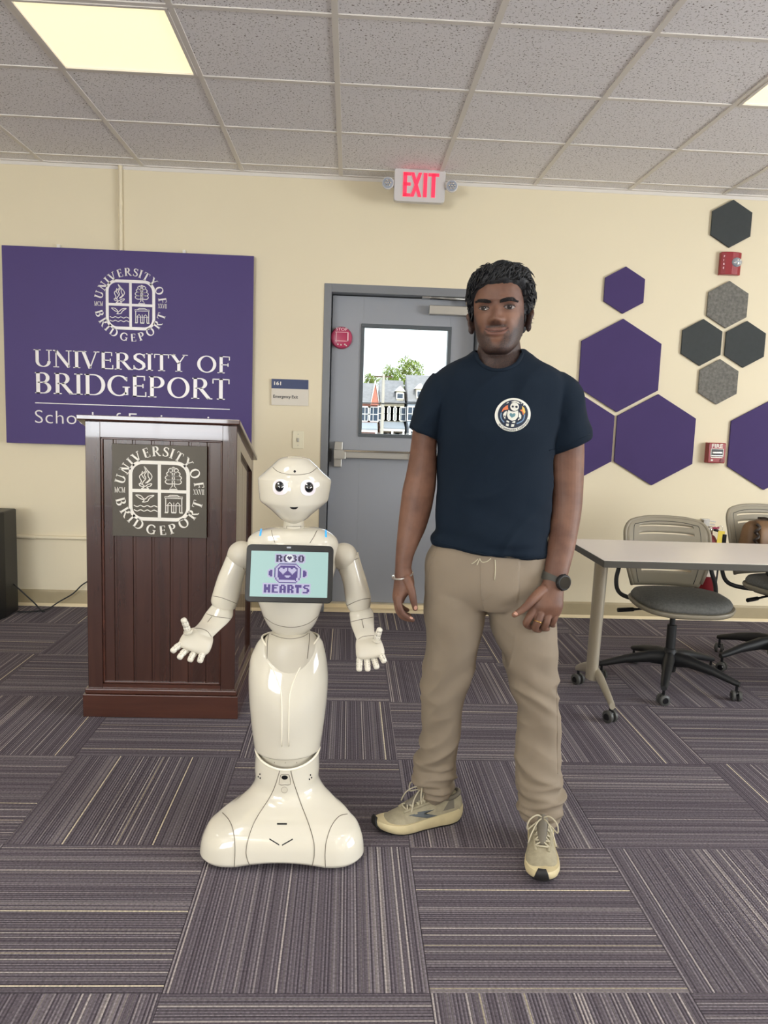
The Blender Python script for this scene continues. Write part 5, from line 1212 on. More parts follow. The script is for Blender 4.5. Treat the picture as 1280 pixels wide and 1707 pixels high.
# his left hand (right in the picture): back towards us, loose fist, thumb out
body.loft(pr([((907.5, 957), (944.5, 963), -2.89, .026), ((903.5, 972), (940.5, 978), -2.90, .025), ((893, 988), (939, 995), -2.91, .025), ((884.5, 1006), (938.5, 1010), -2.918, .024), ((883, 1019), (935, 1022), -2.915, .021), ((887, 1027), (930, 1029), -2.910, .017)]), 30, 4)
fing([(890, 1016, -2.922), (881, 1031, -2.930), (877, 1040, -2.922), (885, 1046, -2.895)], [.0120, .0112, .0104, .0088])
fing([(902, 1020, -2.926), (896, 1037, -2.934), (892, 1047, -2.920), (899, 1050, -2.892)], [.0122, .0114, .0106, .0090])
fing([(915, 1021, -2.922), (910.5, 1038, -2.928), (907, 1046, -2.915), (912, 1048, -2.888)], [.0115, .0108, .0100, .0085])
fing([(927, 1018, -2.914), (924, 1032, -2.918), (920, 1040, -2.908), (922, 1042, -2.885)], [.0105, .0096, .0090, .0078])
fing([(905, 983, -2.918), (890, 997, -2.935), (876, 1012, -2.948), (857.5, 1025, -2.952)], [.0150, .0140, .0112, .0082])
# legs inside the trousers, ankles
body.loft(pr([((735, 960), (790, 960), -2.79, .075), ((722, 1100), (775, 1100), -2.76, .060), ((718, 1180), (756, 1180), -2.73, .045), ((714, 1260), (748, 1260), -2.70, .038), ((708, 1335), (735, 1335), -2.685, .030), ((707, 1352), (735, 1352), -2.685, .030)]), 24, 3)
body.loft(pr([((830, 960), (895, 960), -2.80, .075), ((850, 1100), (912, 1100), -2.80, .060), ((872, 1180), (918, 1180), -2.80, .045), ((876, 1260), (918, 1260), -2.805, .038), ((884, 1360), (912, 1360), -2.805, .030), ((884, 1385), (912, 1385), -2.805, .030)]), 24, 3)
bd = fused(body, .0020, 2, .4); body_b = bd.bvh()
# skin material with beard, lip and painted shade masks stored on the vertices
m = MATS['skin']; b = m.node_tree.nodes['Principled BSDF']; va = nd(m, 'ShaderNodeVertexColor', layer_name='face_mask'); sp = nd(m, 'ShaderNodeSeparateColor'); lk(m, va.outputs[0], sp.inputs[0])
tc = nd(m, 'ShaderNodeTexCoord'); nz = nd(m, 'ShaderNodeTexNoise'); nz.inputs['Scale'].default_value = 16; nz.inputs['Detail'].default_value = 5; lk(m, tc.outputs['Object'], nz.inputs['Vector'])
r0 = ramp(m, nz.outputs[0], [(.35, srgb(98, 67, 54)), (.65, srgb(124, 88, 70))])
nb2 = nd(m, 'ShaderNodeTexNoise'); nb2.inputs['Scale'].default_value = 420; lk(m, tc.outputs['Object'], nb2.inputs['Vector'])
bm_ = nd(m, 'ShaderNodeMath', operation='MULTIPLY'); mrr = nd(m, 'ShaderNodeMapRange'); lk(m, nb2.outputs[0], mrr.inputs[0]); mrr.inputs[1].default_value = .35; mrr.inputs[2].default_value = .6; mrr.inputs[3].default_value = .65; mrr.inputs[4].default_value = 1.0
lk(m, sp.outputs[0], bm_.inputs[0]); lk(m, mrr.outputs[0], bm_.inputs[1])
x1 = nd(m, 'ShaderNodeMix', data_type='RGBA'); lk(m, bm_.outputs[0], x1.inputs[0]); lk(m, r0.outputs[0], x1.inputs[6]); x1.inputs[7].default_value = srgb(34, 27, 29)
x2 = nd(m, 'ShaderNodeMix', data_type='RGBA'); lk(m, sp.outputs[1], x2.inputs[0]); lk(m, x1.outputs[2], x2.inputs[6]); x2.inputs[7].default_value = srgb(112, 74, 68)
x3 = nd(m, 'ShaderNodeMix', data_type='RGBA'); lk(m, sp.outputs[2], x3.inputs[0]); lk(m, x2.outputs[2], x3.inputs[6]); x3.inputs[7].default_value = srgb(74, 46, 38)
lk(m, x3.outputs[2], b.inputs['Base Color'])
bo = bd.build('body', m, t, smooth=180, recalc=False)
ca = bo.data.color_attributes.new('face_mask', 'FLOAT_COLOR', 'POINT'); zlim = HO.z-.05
for i, v in enumerate(bd.v):
    r = g = bl = 0
    if v.z > zlim:
        p = HMI @ v; x, z, y = p.x, p.z, p.y; ax = abs(x)
        if y < .02 and z < .13:
            top = lerp_tab([(0, .018), (.010, .022), (.022, .050), (.042, .060), (.055, .080), (.064, .108), (.08, .118)], ax)
            nn_ = .007*noise.noise(V(x*60, y*60, z*60)); r = .92*sm(top+.015, top-.013, z+nn_)*sm(.02, -.0, y)
            if ax < .034 and y < -.05: r = max(r, .92*math.exp(-((z-(.0735-3*ax*ax))/.0055)**2)*sm(.034, .024, ax))
            if ax > .022 and ax < .042: r = max(r, .8*sm(.022, .03, ax)*sm(.042, .034, ax)*sm(.070, .058, z)*sm(.02, .04, z))
            zl = .0575+9.0*ax*ax
            if ax < .034 and y < -.05:
                k = max(0, 1-(ax/.034)**2)**.5
                if zl-.0105*k-.001 < z < zl+.0075*k+.001: g = .6; r *= .2
                if abs(z-zl) < .0019: bl = .95
        if y < -.05: bl = max(bl, .75*g2(ax, z, .0065, .0815, .0035, .0022), .55*g2(ax, z, .031, .117, .015, .0045), .50*g2(ax, z, .028, .134, .017, .006))  # nostrils darkened, and eye-socket shade painted into the skin colour
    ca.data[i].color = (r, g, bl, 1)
# eyes
for cx, cy, w_, h_ in ((806.8, 514.4, 8.0, 3.3), (849.3, 512.3, 8.6, 3.7)):
    lid = [(cx+w_*math.cos(a), cy-(h_ if math.sin(a) > 0 else h_*.8)*math.copysign(abs(math.sin(a))**1.3, math.sin(a))) for a in [2*PI*k/28 for k in range(28)]]
    m = MB(); patch(m, body_b, lid, .0007, 5); ey_ = m.build('eye', MATS['eyeball'], t, smooth=180)
    m = MB(); I = [(cx-.3+4.1*math.cos(a), max(cy-h_*.95, min(cy+h_*.75, cy-.2+4.1*math.sin(a)))) for a in [2*PI*k/24 for k in range(24)]]; patch(m, body_b, I, .0011, 3); m.build('iris', MATS['iris'], ey_, smooth=180)
    m = MB(); patch(m, body_b, ell(cx+.8, cy-1.2, .4, .4, 8), .0015, 1); m.build('glint', MATS['eye_glint'], ey_)
    m = MB(); up = [(cx+w_*1.08*math.cos(a), cy-.2-h_*1.05*math.sin(a)**1.3) for a in [PI*k/12 for k in range(13)]]; seam(m, body_b, up, .0014, 2); m.build('upper_lash', MATS['lash'], ey_, smooth=180)
    m = MB(); up = [(cx+w_*.98*math.cos(a), cy+.2+h_*.85*math.sin(a)**1.2) for a in [PI*k/10 for k in range(11)]]; seam(m, body_b, up, .0006, 2); m.build('lower_lash', MATS['lash'], ey_, smooth=180)
    m = MB(); up = [(cx+w_*1.05*math.cos(a), cy-2.4-h_*1.1*math.sin(a)) for a in [PI*(.08+.84*k/10) for k in range(11)]]; seam(m, body_b, up, .0005, 2); m.build('lid_crease', MATS['brow'], ey_, smooth=180)
def brow(pts_top, pts_bot):
    m = MB(); n = 60; rb = random.Random(5)
    patch(m, body_b, pts_top+pts_bot[::-1], .0009, 4)
    T = crom([list(p) for p in pts_top], 8); B_ = crom([list(p) for p in pts_bot], 8)
    for k in range(150):
        u = rb.random()*(min(len(T), len(B_))-1.01); i = int(u); f = u-i; tx, ty = [T[i][q]+(T[i+1][q]-T[i][q])*f for q in (0, 1)]; bx_, by = [B_[i][q]+(B_[i+1][q]-B_[i][q])*f for q in (0, 1)]
        w_ = rb.random(); x0, y0 = bx_+(tx-bx_)*w_, by+(ty-by)*w_; dx = (T[-1][0]-T[0][0])*.09; a = hit(body_b, x0-dx*.4, y0+.5, .0008); c = hit(body_b, x0+dx*.6, y0-.6, .0012)
        if a and c: m.tube([a, (a+c)/2+V(0, -.0004, 0), c], [.00045, .0004, .0001], 4)
    m.build('eyebrow', MATS['brow'], t, smooth=180)
brow([(817.5, 500.6), (812, 499), (805, 498.2), (798, 499.2), (793, 502.6)], [(818, 504.4), (812, 505), (805, 504.2), (798, 504), (792.5, 505.2)])
brow([(834, 499.4), (840, 496.8), (848, 495.2), (856, 496.4), (863, 502)], [(834, 504.6), (840, 503.2), (848, 501.5), (856, 501.6), (863.5, 504)])
# --- hair
HL = [(-180, .045), (-120, .05), (-106, .06), (-98, .122), (-88, .126), (-84, .100), (-77, .102), (-70, .134), (-60, .156), (-42, .176), (-22, .188), (0, .191), (30, .192), (48, .186), (58, .172), (67, .145), (74, .104), (82, .100), (88, .124), (98, .118), (106, .06), (120, .05), (180, .045)]
hm = MB(); hrl = []
for ring in head_rings(96, 6):
    out = []
    for p in ring:
        az = math.degrees(math.atan2(p.x, -p.y)); zh = lerp_tab(HL, az)+.004*noise.noise(V(az*.09, 3, 1))+.002*noise.noise(V(az*.3, 7, 1)); k = sm(-.004, .004, p.z-zh)
        c = V(0, .004, .13); d = (p-c); d.z *= .9; d.normalize()
        tk = .0125+.009*sm(.13, .20, p.z)+.003*sm(0, .05, p.x)*sm(.12, .17, p.z); tk *= .35+.65*sm(0, .028, p.z-zh) if abs(az) > 58 else .62+.38*sm(0, .02, p.z-zh)
        if p.z < .125: tk *= .55
        nz_ = noise.noise(V(p.x*26+3, p.y*26, p.z*26)); n2 = noise.noise(V(p.x*95+p.z*30, p.y*40, p.z*55)); cur = sm(.02, .06, p.x)
        st_ = noise.noise(V(p.x*16+p.z*20, p.y*30, p.z*85-p.x*40)); tk += (.0036*nz_+.0028*n2*(1+.9*cur)+.0030*st_)*k
        out.append(HM @ (p+d*(-.009+(tk+.009)*k)))
    hrl.append(out)
hm.rings(hrl); hb_ = hm.bvh()
rh = random.Random(11)
# locks of hair lying over the cap, swept from the fringe to the back and sides
for q in range(2000):
    az = rh.uniform(-175, 175); z = rh.uniform(.10, .285)
    o = HM @ V(.16*math.sin(math.radians(az)), -.16*math.cos(math.radians(az)), z); c = HM @ V(0, .004, min(z, .165+.30*max(0, z-.165)))
    if z > .2 and q % 2: o = HM @ V(.13*math.sin(math.radians(az))*rh.random(), -.13*math.cos(math.radians(az))*rh.random(), .30)
    h = hb_.ray_cast(o, (c-o).normalized())
    if h[0] is None: continue
    hn = h[1] if h[1].dot(o-c) > 0 else -h[1]
    lp = HMI @ h[0]; zh = lerp_tab(HL, math.degrees(math.atan2(lp.x, -lp.y)))
    if lp.z < zh+.006: continue
    side = 1 if lp.x > -.02 else -1
    fl_ = V(.55*side if lp.z > .19 else .1*side, .35, -.35 if lp.z < .2 else .1) if not (lp.y < -.055) else V(.55, .15, .65+.5*rh.random())
    fl_ = HM.to_3x3() @ fl_; tn = (fl_-hn*fl_.dot(hn)).normalized(); L = rh.uniform(.014, .032); cu = rh.uniform(-.5, .5)*(1.6 if lp.x > .03 else .8); sd = tn.cross(hn)
    pts = []
    for k in range(5):
        u = k/4; pp = h[0]+tn*L*u+sd*L*cu*u*u+hn*(.0008+(.0045 if lp.x > .03 else .0030)*math.sin(u*PI)); pts.append(pp)
    hm.tube(pts, [.0014, .0025, .0024, .0015, .0003], 4)
hm.build('hair', MATS['hair'], t, smooth=180)

# --- t-shirt
sh = MB()
to_ = MB().loft(pr([((790, 584), (873, 582), -2.785, .062), ((778, 595), (885, 592), -2.785, .074), ((760, 604), (903, 601), -2.79, .084), ((738, 616), (924, 611), -2.79, .095), ((722, 630), (938, 625), -2.795, .106), ((716, 650), (944, 645), -2.80, .116), ((718, 680), (938, 680), -2.80, .124), ((724, 715), (928, 715), -2.80, .128), ((729, 757), (918, 757), -2.80, .127), ((731, 805), (918, 805), -2.80, .122), ((729, 850), (918, 850), -2.80, .120), ((726, 880), (916.5, 890), -2.80, .121), ((720, 900), (914, 922), -2.80, .122), ((721.5, 903.5), (912.5, 926), -2.80, .118)]), 56, 4, ex=2.25)
z1 = P(830, 585, MY).z; z0 = P(830, 640, MY).z
to_.v = [V(v.x, v.y, v.z-.010*(max(0, (-v.y-2.78)/.10)**1.1 if v.y < -2.78 else 0)*sm(z0, z1, v.z)) for v in to_.v]
sh.merge(to_)
sh.loft(pr([((722, 622), (762, 660), -2.795, .060), ((706, 640), (750, 685), -2.80, .070), ((696, 662), (742, 704), -2.80, .072), ((687.5, 688), (736, 722), -2.80, .070), ((682, 709), (732, 733), -2.80, .068), ((680.8, 713), (730.5, 736), -2.80, .064)]), 40, 4)
sh.loft(pr([((902, 655), (938, 619), -2.795, .060), ((905, 680), (958, 640), -2.80, .070), ((908, 705), (970, 668), -2.80, .073), ((911, 730), (978.5, 700), -2.80, .072), ((912.5, 752), (984, 725), -2.80, .070), ((914, 756.5), (983.5, 729.5), -2.80, .066)]), 40, 4)
st = fused(sh, .0050, 5, .5)
def fold_shirt(v):
    p = v; lo = sm(P(0, 760, MY).z, P(0, 890, MY).z, p.z); sidew = abs((p.x-.40)/.17)
    n1 = noise.noise(V(p.x*5, p.y*5, p.z*16+p.x*7)); n2 = noise.noise(V(p.x*9+5, p.y*7, p.z*9-p.x*6)); n3 = noise.noise(V(p.x*4, p.y*4, p.z*40))
    n5 = max(0, 1-abs(noise.noise(V(p.x*6+2, p.y*4, p.z*8-p.x*5)))*3.5)
    a = .0070*n2+.0130*lo*n1+.0045*n5+.008*n3*sm(P(0, 850, MY).z, P(0, 890, MY).z, p.z)
    arm_ = sm(.15, .22, abs(p.x-.40)) if p.z > P(0, 770, MY).z else 0
    a += arm_*.004*noise.noise(V(p.x*14, p.y*8, p.z*10))
    return a
def displace(mb, fn):
    nr = [Vector() for _ in mb.v]
    for f in mb.f:
        q = (mb.v[f[1]]-mb.v[f[0]]).cross(mb.v[f[2]]-mb.v[f[0]])
        for i in f: nr[i] += q
    mb.v = [v+n.normalized()*fn(v) if n.length else v for v, n in zip(mb.v, nr)]
displace(st, fold_shirt)
NK = [(792, 560), (793.5, 590), (796, 599), (803, 608), (813, 614), (826, 617.5), (840, 616.5), (853, 611.5), (863, 604), (870.5, 590), (871, 560)]
def proj(v):
    d = v-CAM; z = d.dot(cF); return 640+F_PX*d.dot(cR)/z, 853.5-F_PX*d.dot(cU)/z
def inside(p, pl):
    c = False; j = len(pl)-1
    for i in range(len(pl)):
        a, b_ = pl[i], pl[j]
        if (a[1] > p[1]) != (b_[1] > p[1]) and p[0] < (b_[0]-a[0])*(p[1]-a[1])/(b_[1]-a[1])+a[0]: c = not c
        j = i
    return c
sb0 = st.bvh(); collar_pts = [hit(sb0, x[0], x[1], .0) for x in crom([list(p) for p in NK[1:-1]], 6)]
zc = P(830, 640, MY).z
st.f = [f for f in st.f if not (st.v[f[0]].z > zc and st.v[f[0]].y < -2.775 and inside(proj(st.v[f[0]]), NK))]; st.mi = [0]*len(st.f)
sb = st.bvh(); so = st.build('t_shirt', MATS['shirt'], t, smooth=180, recalc=False)
m = MB(); m.tube([p for p in collar_pts if p is not None], .0058, 10); m.build('collar', MATS['shirt'], so, smooth=180)
for c in ([(682, 708), (694, 717), (708, 724), (729, 731)], [(915, 751), (935, 745), (960, 735), (982, 724)], [(722, 899), (745, 908), (780, 917), (820, 927), (860, 931.5), (900, 926), (912, 922)]):
    m = MB(); seam(m, sb, c, .0012, 5); m.build('hem_stitch', MATS['shirt'], so, smooth=180)
# badge print
def pt(polys, mt, nm, off):
    m = MB(); [patch(m, sb, p, off, 3) for p in polys]; m.build(nm, MATS[mt], lg, smooth=180)
q_ = P(854.6, 691.6, -2.9); cx, cy = 854.3, 691.5
m = MB(); patch(m, sb, ell(cx, cy, 30, 27.6, 56, -.30), .0012, 6); lg = m.build('badge_print', MATS['logo_white'], so, smooth=180)
pt([ell(cx+.3, cy-1.0, 25.2, 23.2, 48, -.30)], 'logo_navy', 'badge_field', .0018)
L2 = lambda x, y: (810+x/14.222, 650+y/14.222)
def poly(*a): return [L2(*p) for p in a]
pt([poly((530, 355), (470, 385), (400, 445), (365, 530), (400, 510), (460, 480), (520, 470), (545, 420))], 'logo_orange', 'badge_glow', .0023)
pt([poly((850, 380), (905, 440), (925, 520), (910, 570), (870, 520), (850, 450))], 'logo_yellow', 'badge_glow', .0023); pt([poly((800, 480), (850, 460), (890, 560), (880, 600), (840, 560))], 'logo_orange', 'badge_glow', .0024)
m = MB(); seam(m, sb, [L2(*p) for p in ((365, 540), (350, 620), (370, 700), (430, 770))], .0022, 4); seam(m, sb, [L2(*p) for p in ((905, 580), (890, 680), (830, 750), (720, 800))], .0022, 4); m.build('badge_swirl', MATS['logo_blue'], lg, smooth=180)
D = [ell(*L2(680, 400), 9.6, 9.6, 24)+[], ell(*L2(630, 600), 11.0, 12.2, 24)]
pt([ell(*L2(668, 400), 10.6, 9.4, 28), poly((480, 500), (780, 510), (770, 640), (720, 740), (620, 765), (520, 730), (465, 640)), ell(*L2(440, 600), 4.4, 8.6, 16), ell(*L2(805, 620), 4.4, 9.0, 16)], 'logo_navy', 'figure_outline', .0027)
pt([ell(*L2(672, 402), 6.9, 6.9, 28), poly((530, 480), (590, 510), (660, 520), (750, 490), (760, 560), (745, 650), (690, 715), (610, 735), (530, 690), (500, 620), (505, 540)), poly((600, 285), (680, 262), (760, 285), (800, 330), (780, 330), (730, 300), (670, 290), (610, 305)),
    poly((485, 500), (495, 520), (480, 590), (460, 640), (450, 700), (415, 640), (405, 580), (440, 530)), poly((780, 530), (800, 560), (830, 610), (820, 680), (745, 730), (765, 650)), poly((490, 720), (550, 750), (545, 780), (480, 760)), poly((620, 755), (690, 735), (680, 790), (610, 775)), poly((475, 800), (540, 805), (530, 865), (470, 845)), poly((600, 810), (670, 815), (650, 875), (585, 875)),
    ell(*L2(830, 318), .9, .9, 8), ell(*L2(888, 358), 1.2, 1.2, 8), ell(*L2(510, 312), 2.2, .7, 8, -.4)], 'logo_white', 'figure', .0031)
pt([ell(*L2(632, 400), 1.9, 1.9, 12), ell(*L2(715, 407), 1.9, 1.9, 12), ell(*L2(440, 630), 1.2, 1.2, 8), ell(*L2(770, 670), 1.2, 1.2, 8)], 'logo_navy', 'figure_eye', .0035)
pt([poly((605, 665), (560, 615), (555, 575), (580, 550), (610, 562), (630, 585), (650, 558), (680, 560), (692, 590), (670, 630))], 'logo_teal', 'badge_heart', .0035)
tv, tf = sans('AI Community Conference', 1.0, None, .01, 1.0); sc_ = 3.9/max(v[1] for v in tv)
m = MB(); vv = []; rot = -.30
for a, h_ in tv:
    ang = math.radians(163-a*127)   # picture angle, anticlockwise from right, below the centre
    rr_ = 1; ex_ = (27.6, 25.3)
    r_in = (29.4, 27.0); f = (h_*sc_-.2)/1.0
    X = (r_in[0]-.6-f)*math.cos(ang); Y_ = (r_in[1]-.6-f)*math.sin(ang); c_, s_ = math.cos(rot), math.sin(rot)
    hpt = hit(sb, cx+X*c_-Y_*s_, cy+X*s_+Y_*c_, .0018); vv.append(hpt if hpt is not None else Vector((0, 0, 0)))
m.add(vv, tf); m.build('badge_lettering', MATS['logo_navy'], lg)

# --- trousers
tr_ = MB()
tr_.loft(pr([((727, 893), (908, 903), -2.80, .108), ((721, 908), (911.5, 925), -2.80, .116), ((710, 930), (912, 948), -2.80, .122), ((708, 965), (915, 975), -2.80, .124), ((709, 992), (918, 992), -2.80, .112), ((735, 1008), (895, 1008), -2.80, .095)]), 52, 4, ex=2.3)
tr_.loft(pr([((708, 985), (812, 990), -2.795, .108), ((708, 1030), (807, 1033), -2.79, .106), ((709.5, 1066), (798.4, 1066), -2.78, .097), ((708, 1095), (792, 1097), -2.77, .090), ((705, 1124), (786, 1124), -2.76, .083), ((704, 1152), (776, 1152), -2.75, .078), ((704, 1185), (768, 1185), -2.735, .073), ((703, 1220), (765, 1220), -2.72, .068), ((701, 1250), (762, 1252), -2.71, .066), ((694, 1275), (757, 1280), -2.70, .066), ((696.5, 1300), (750, 1303), -2.695, .058), ((702, 1313), (747, 1317), -2.69, .050), ((704, 1324), (744, 1329), -2.69, .046)]), 44, 4, ex=2.15)
tr_.loft(pr([((810, 990), (921, 990), -2.80, .110), ((815.5, 1030), (925, 1038), -2.80, .106), ((826, 1066), (926, 1070), -2.80, .100), ((838, 1098), (926.5, 1100), -2.80, .093), ((849, 1132), (926.5, 1135), -2.80, .086), ((857.5, 1168), (928.5, 1165), -2.80, .080), ((861, 1190), (931.5, 1188), -2.80, .075), ((861, 1225), (931, 1225), -2.805, .070), ((861, 1255), (932.5, 1255), -2.81, .068), ((865.5, 1290), (932.5, 1290), -2.81, .068), ((868, 1316), (932, 1318), -2.81, .068), ((869, 1337), (933.5, 1339), -2.81, .068), ((873, 1351), (926, 1353), -2.81, .060), ((877, 1361), (918, 1364), -2.81, .050)]), 44, 4, ex=2.15)
tq = fused(tr_, .0048, 12, .5)
def fold_trouser(p):
    leg = -1 if p.x < .50 else 1
    lowA = sm(.42, .12, p.z); cuff = sm(.26, .14, p.z); knee = math.exp(-((p.z-.50)/.11)**2)
    r1 = 1-abs(noise.noise(V(p.x*7+leg*5, p.y*6, p.z*15+p.x*leg*9)))*2.2; r2 = 1-abs(noise.noise(V(p.x*5+9, p.y*9, p.z*34)))*2.2
    r3 = noise.noise(V(p.x*10, p.y*8, p.z*5+leg)); r4 = noise.noise(V(p.x*5, p.y*5, p.z*9+p.x*12*leg))
    r5 = max(0, 1-abs(noise.noise(V(p.x*9+leg*3, p.y*6+1, p.z*19-p.x*leg*16)))*3.2)
    return .0150*r1*lowA+.014*r2*cuff+.0100*r1*knee+.0050*r3+.0080*r4+.0075*r5*sm(.85, .5, p.z)*sm(.55, .9, p.z)-.002
displace(tq, fold_trouser); tqb = tq.bvh(); tro = tq.build('trousers', MATS['trouser'], t, smooth=180, recalc=False)
m = MB(); seam(m, tqb, [(800.5, 930), (801, 965), (803, 1000), (806, 1015)], .0009); seam(m, tqb, [(729, 912), (719, 935), (713, 965)], .0012); seam(m, tqb, [(909, 930), (915, 965), (918, 1010)], .0012)
seam(m, tqb, [(803, 1003), (812, 998), (824, 992)], .0009)
for pts in ([(927, 1140), (928, 1170), (929, 1200), (929, 1240), (929.5, 1290)],): seam(m, tqb, pts, .0010)
m.build('seam_line', MATS['trouser'], tro, smooth=180)
m = MB()
for pts in ([(797, 932), (790, 938), (786, 940)], [(799, 931), (803, 937), (811, 936), (818, 931)], [(800, 931), (797, 937), (795, 942)], [(825, 933), (825.5, 950), (824, 967)]): seam(m, tqb, pts, .0016, 4)
m.build('drawstring', MATS['lace'], tro, smooth=180)
for px0, px1, py0, py1, Yc in ((703, 745, 1315, 1326, -2.69), (877, 919, 1352, 1362, -2.81)):
    L_ = P(px0, py1, Yc); R_ = P(px1, py1, Yc); L0, R0 = P(px0, py0, Yc), P(px1, py0, Yc); c = MB(); dd = .048 if Yc > -2.75 else .051
    rows = []
    for k in range(5):
        u = k/4; a = L0.lerp(L_, u); b_ = R0.lerp(R_, u); ce_ = (a+b_)/2; hw_ = (b_-a)/2; ring = []
        for j in range(72): q = 2*PI*j/72; w_ = 1.02+(.025 if j % 3 == 0 else 0); ring.append(ce_+hw_*math.cos(q)*w_+V(0, dd*math.sin(q)*w_, 0))
        rows.append(ring)
    c.rings(rows, False); c.build('ankle_cuff', MATS['trouser'], tro, smooth=180)
# --- shoes
def shoe(heel, toe, flip, sock_c):
    heel = V(*heel); toe = V(*toe); d = (toe-heel); Lg = d.length; d.normalize(); s_ = V(-d.y, d.x, 0)*flip; k = Lg/.30
    def T(x, y, z): return heel+d*(x*k)+s_*(y*k)+V(0, 0, z*k)
    W = [(0, .0), (.006, .022), (.02, .034), (.05, .040), (.10, .0385), (.14, .040), (.19, .0475), (.225, .048), (.255, .042), (.28, .029), (.293, .015), (.30, 0)]
    def outline(n=26):
        xs = [.15-.15*math.cos(PI*i/n) for i in range(n+1)]; up_ = [(x, lerp_tab(W, x)*(1+.06*math.sin((x-.1)*14))) for x in xs]; lo = [(x, -lerp_tab(W, x)*.96) for x in xs[1:-1]]; return up_+lo[::-1]
    OL = outline()
    lift = lambda x: (.020*max(0, (x-.20)/.10)**2+.010*max(0, (.035-x)/.035)**2)
    th_ = lambda x: lerp_tab([(0, .048), (.06, .044), (.12, .036), (.2, .033), (.27, .028), (.30, .024)], x)
    rings = []
    for sc_, fz in ((.90, 0), (.985, .18), (1.04, .5), (1.03, .8), (.99, 1.0)):
        rings.append([T(.15+(x-.15)*(sc_*.5+.5), y*sc_, lift(x)+th_(x)*fz+.003) for x, y in OL])
    m = MB().rings(rings); su = m.build('shoe', MATS['shoe_sole'], t, smooth=60); su.name = 'shoe'
    # rubber outsole with black toe
    m = MB().rings([[T(.15+(x-.15)*.95, y*.88, lift(x)*1.0) for x, y in OL], [T(.15+(x-.15)*.965, y*.93, lift(x)+.0055) for x, y in OL]]); m.build('outsole', MATS['shoe_black'], su, smooth=50)
    rl = []
    for u, zz, ww in ((0, .012, .024), (.3, .030, .022), (.6, .043, .017), (1, .052, .010)):
        pass
    tcap = MB()
    def front(x, y): return T(x, y, 0)
    rws = []
    for zz, ww, xx in ((.020, .022, .291), (.033, .020, .3025), (.046, .016, .302), (.056, .010, .295)):
        rws.append([T(xx-(y_/.04)**2*.018, y_, zz) for y_ in [ww*(-1+2*j/10) for j in range(11)]])
    vs = [p for r in rws for p in r]; tcap.add(vs, [(i*11+j, i*11+j+1, (i+1)*11+j+1, (i+1)*11+j) for i in range(3) for j in range(10)])
    tc_o = tcap.build('toe_bumper', MATS['shoe_black'], su, smooth=180); so_ = tc_o.modifiers.new('thickness', 'SOLIDIFY'); so_.thickness = .006; so_.offset = 0
    # upper
    HT = [(0, .070), (.015, .092), (.04, .098), (.075, .088), (.105, .092), (.135, .094), (.165, .082), (.20, .066), (.235, .052), (.265, .042), (.288, .026), (.297, .008)]
    rl = []
    for i in range(34):
        x = .004+.292*i/33; w_ = lerp_tab(W, x)*.97; h_ = lerp_tab(HT, x); zb_ = lift(x)+th_(x)*.80; ring = []; top = max(zb_+.006, h_)
        nar = .72 if .03 < x < .17 else 1
        for j in range(28):
            a = 2*PI*j/28; ca, sa = math.cos(a), math.sin(a)
            if sa >= 0: zz = zb_+(top-zb_)*sa**.85; yy = w_*math.copysign(abs(ca)**.75, ca)*(1-(.36*sa**1.4 if x < .17 else .16*sa**2))
            else: zz = zb_+.008*sa; yy = w_*ca
            ring.append(T(x, yy, zz))
        rl.append(ring)
    m = MB().rings(rl); ub = m.bvh(); up = m.build('upper', MATS['shoe_upper'], su, smooth=180)
    col = [T(.065+.052*math.cos(a), .0265*math.sin(a), .094+.006*math.cos(a)+.006*math.cos(2*a)) for a in [2*PI*j/24 for j in range(25)]]
    MB().tube(col, .0075, 8, cap=False).build('collar', MATS['shoe_grey'], su, smooth=180)
    tg = MB().capsule([T(.185, 0, .074), T(.15, 0, .094), T(.122, 0, .112), T(.108, 0, .124)], [.012, .016, .017, .012], 12); tg.build('tongue', MATS['shoe_grey'], su, smooth=180)
    # eyelet strips and laces
    tops = lambda x, y: (lambda h: h[0] if h[0] is not None else T(x, y, .08))(ub.ray_cast(T(x, y, .2), V(0, 0, -1)))
    for q in (-1, 1):
        es = [tops(x, q*y)+V(0, 0, .001) for x, y in ((.115, .021), (.14, .022), (.165, .0225), (.19, .021), (.21, .018))]
        MB().tube(es, [.005]*5, 8, sub=3).build('eyelet_strip', MATS['shoe_upper'], su, smooth=180)
    la = MB(); xs = [.12, .14, .16, .18, .198]
    for i, x in enumerate(xs):
        y = .021-.002*(i > 3)
        la.tube([tops(x, -y)+V(0, 0, .003), tops(x+.004, 0)+V(0, 0, .013-.002*i), tops(x, y)+V(0, 0, .003)], .0026, 7, sub=3)
        if i < 4: la.tube([tops(x, -y)+V(0, 0, .004), tops(x+.01, 0)+V(0, 0, .015-.002*i), tops(xs[i+1], y)+V(0, 0, .004)], .0024, 7, sub=3); la.tube([tops(x, y)+V(0, 0, .004), tops(x+.01, 0)+V(0, 0, .014-.002*i), tops(xs[i+1], -y)+V(0, 0, .004)], .0024, 7, sub=3)
    kn = T(.128, 0, .117); la.sphere(kn, .007, 10, 8)
    for q in (-1, 1):
        la.tube([kn, kn+(T(.02, q*.018, .018)-T(0, 0, 0)), kn+(T(.035, q*.040, .006)-T(0, 0, 0)), kn+(T(.035, q*.044, -.022)-T(0, 0, 0)), kn+(T(.02, q*.025, -.012)-T(0, 0, 0)), kn], .0023, 7, sub=4)
        la.tube([kn, kn+(T(.03, q*.014, .004)-T(0, 0, 0)), kn+(T(.055, q*.030, -.018)-T(0, 0, 0)), kn+(T(.065, q*.040, -.048)-T(0, 0, 0))], .0022, 7, sub=4)
    la.build('laces', MATS['lace'], su, smooth=180)
    return su, ub, T
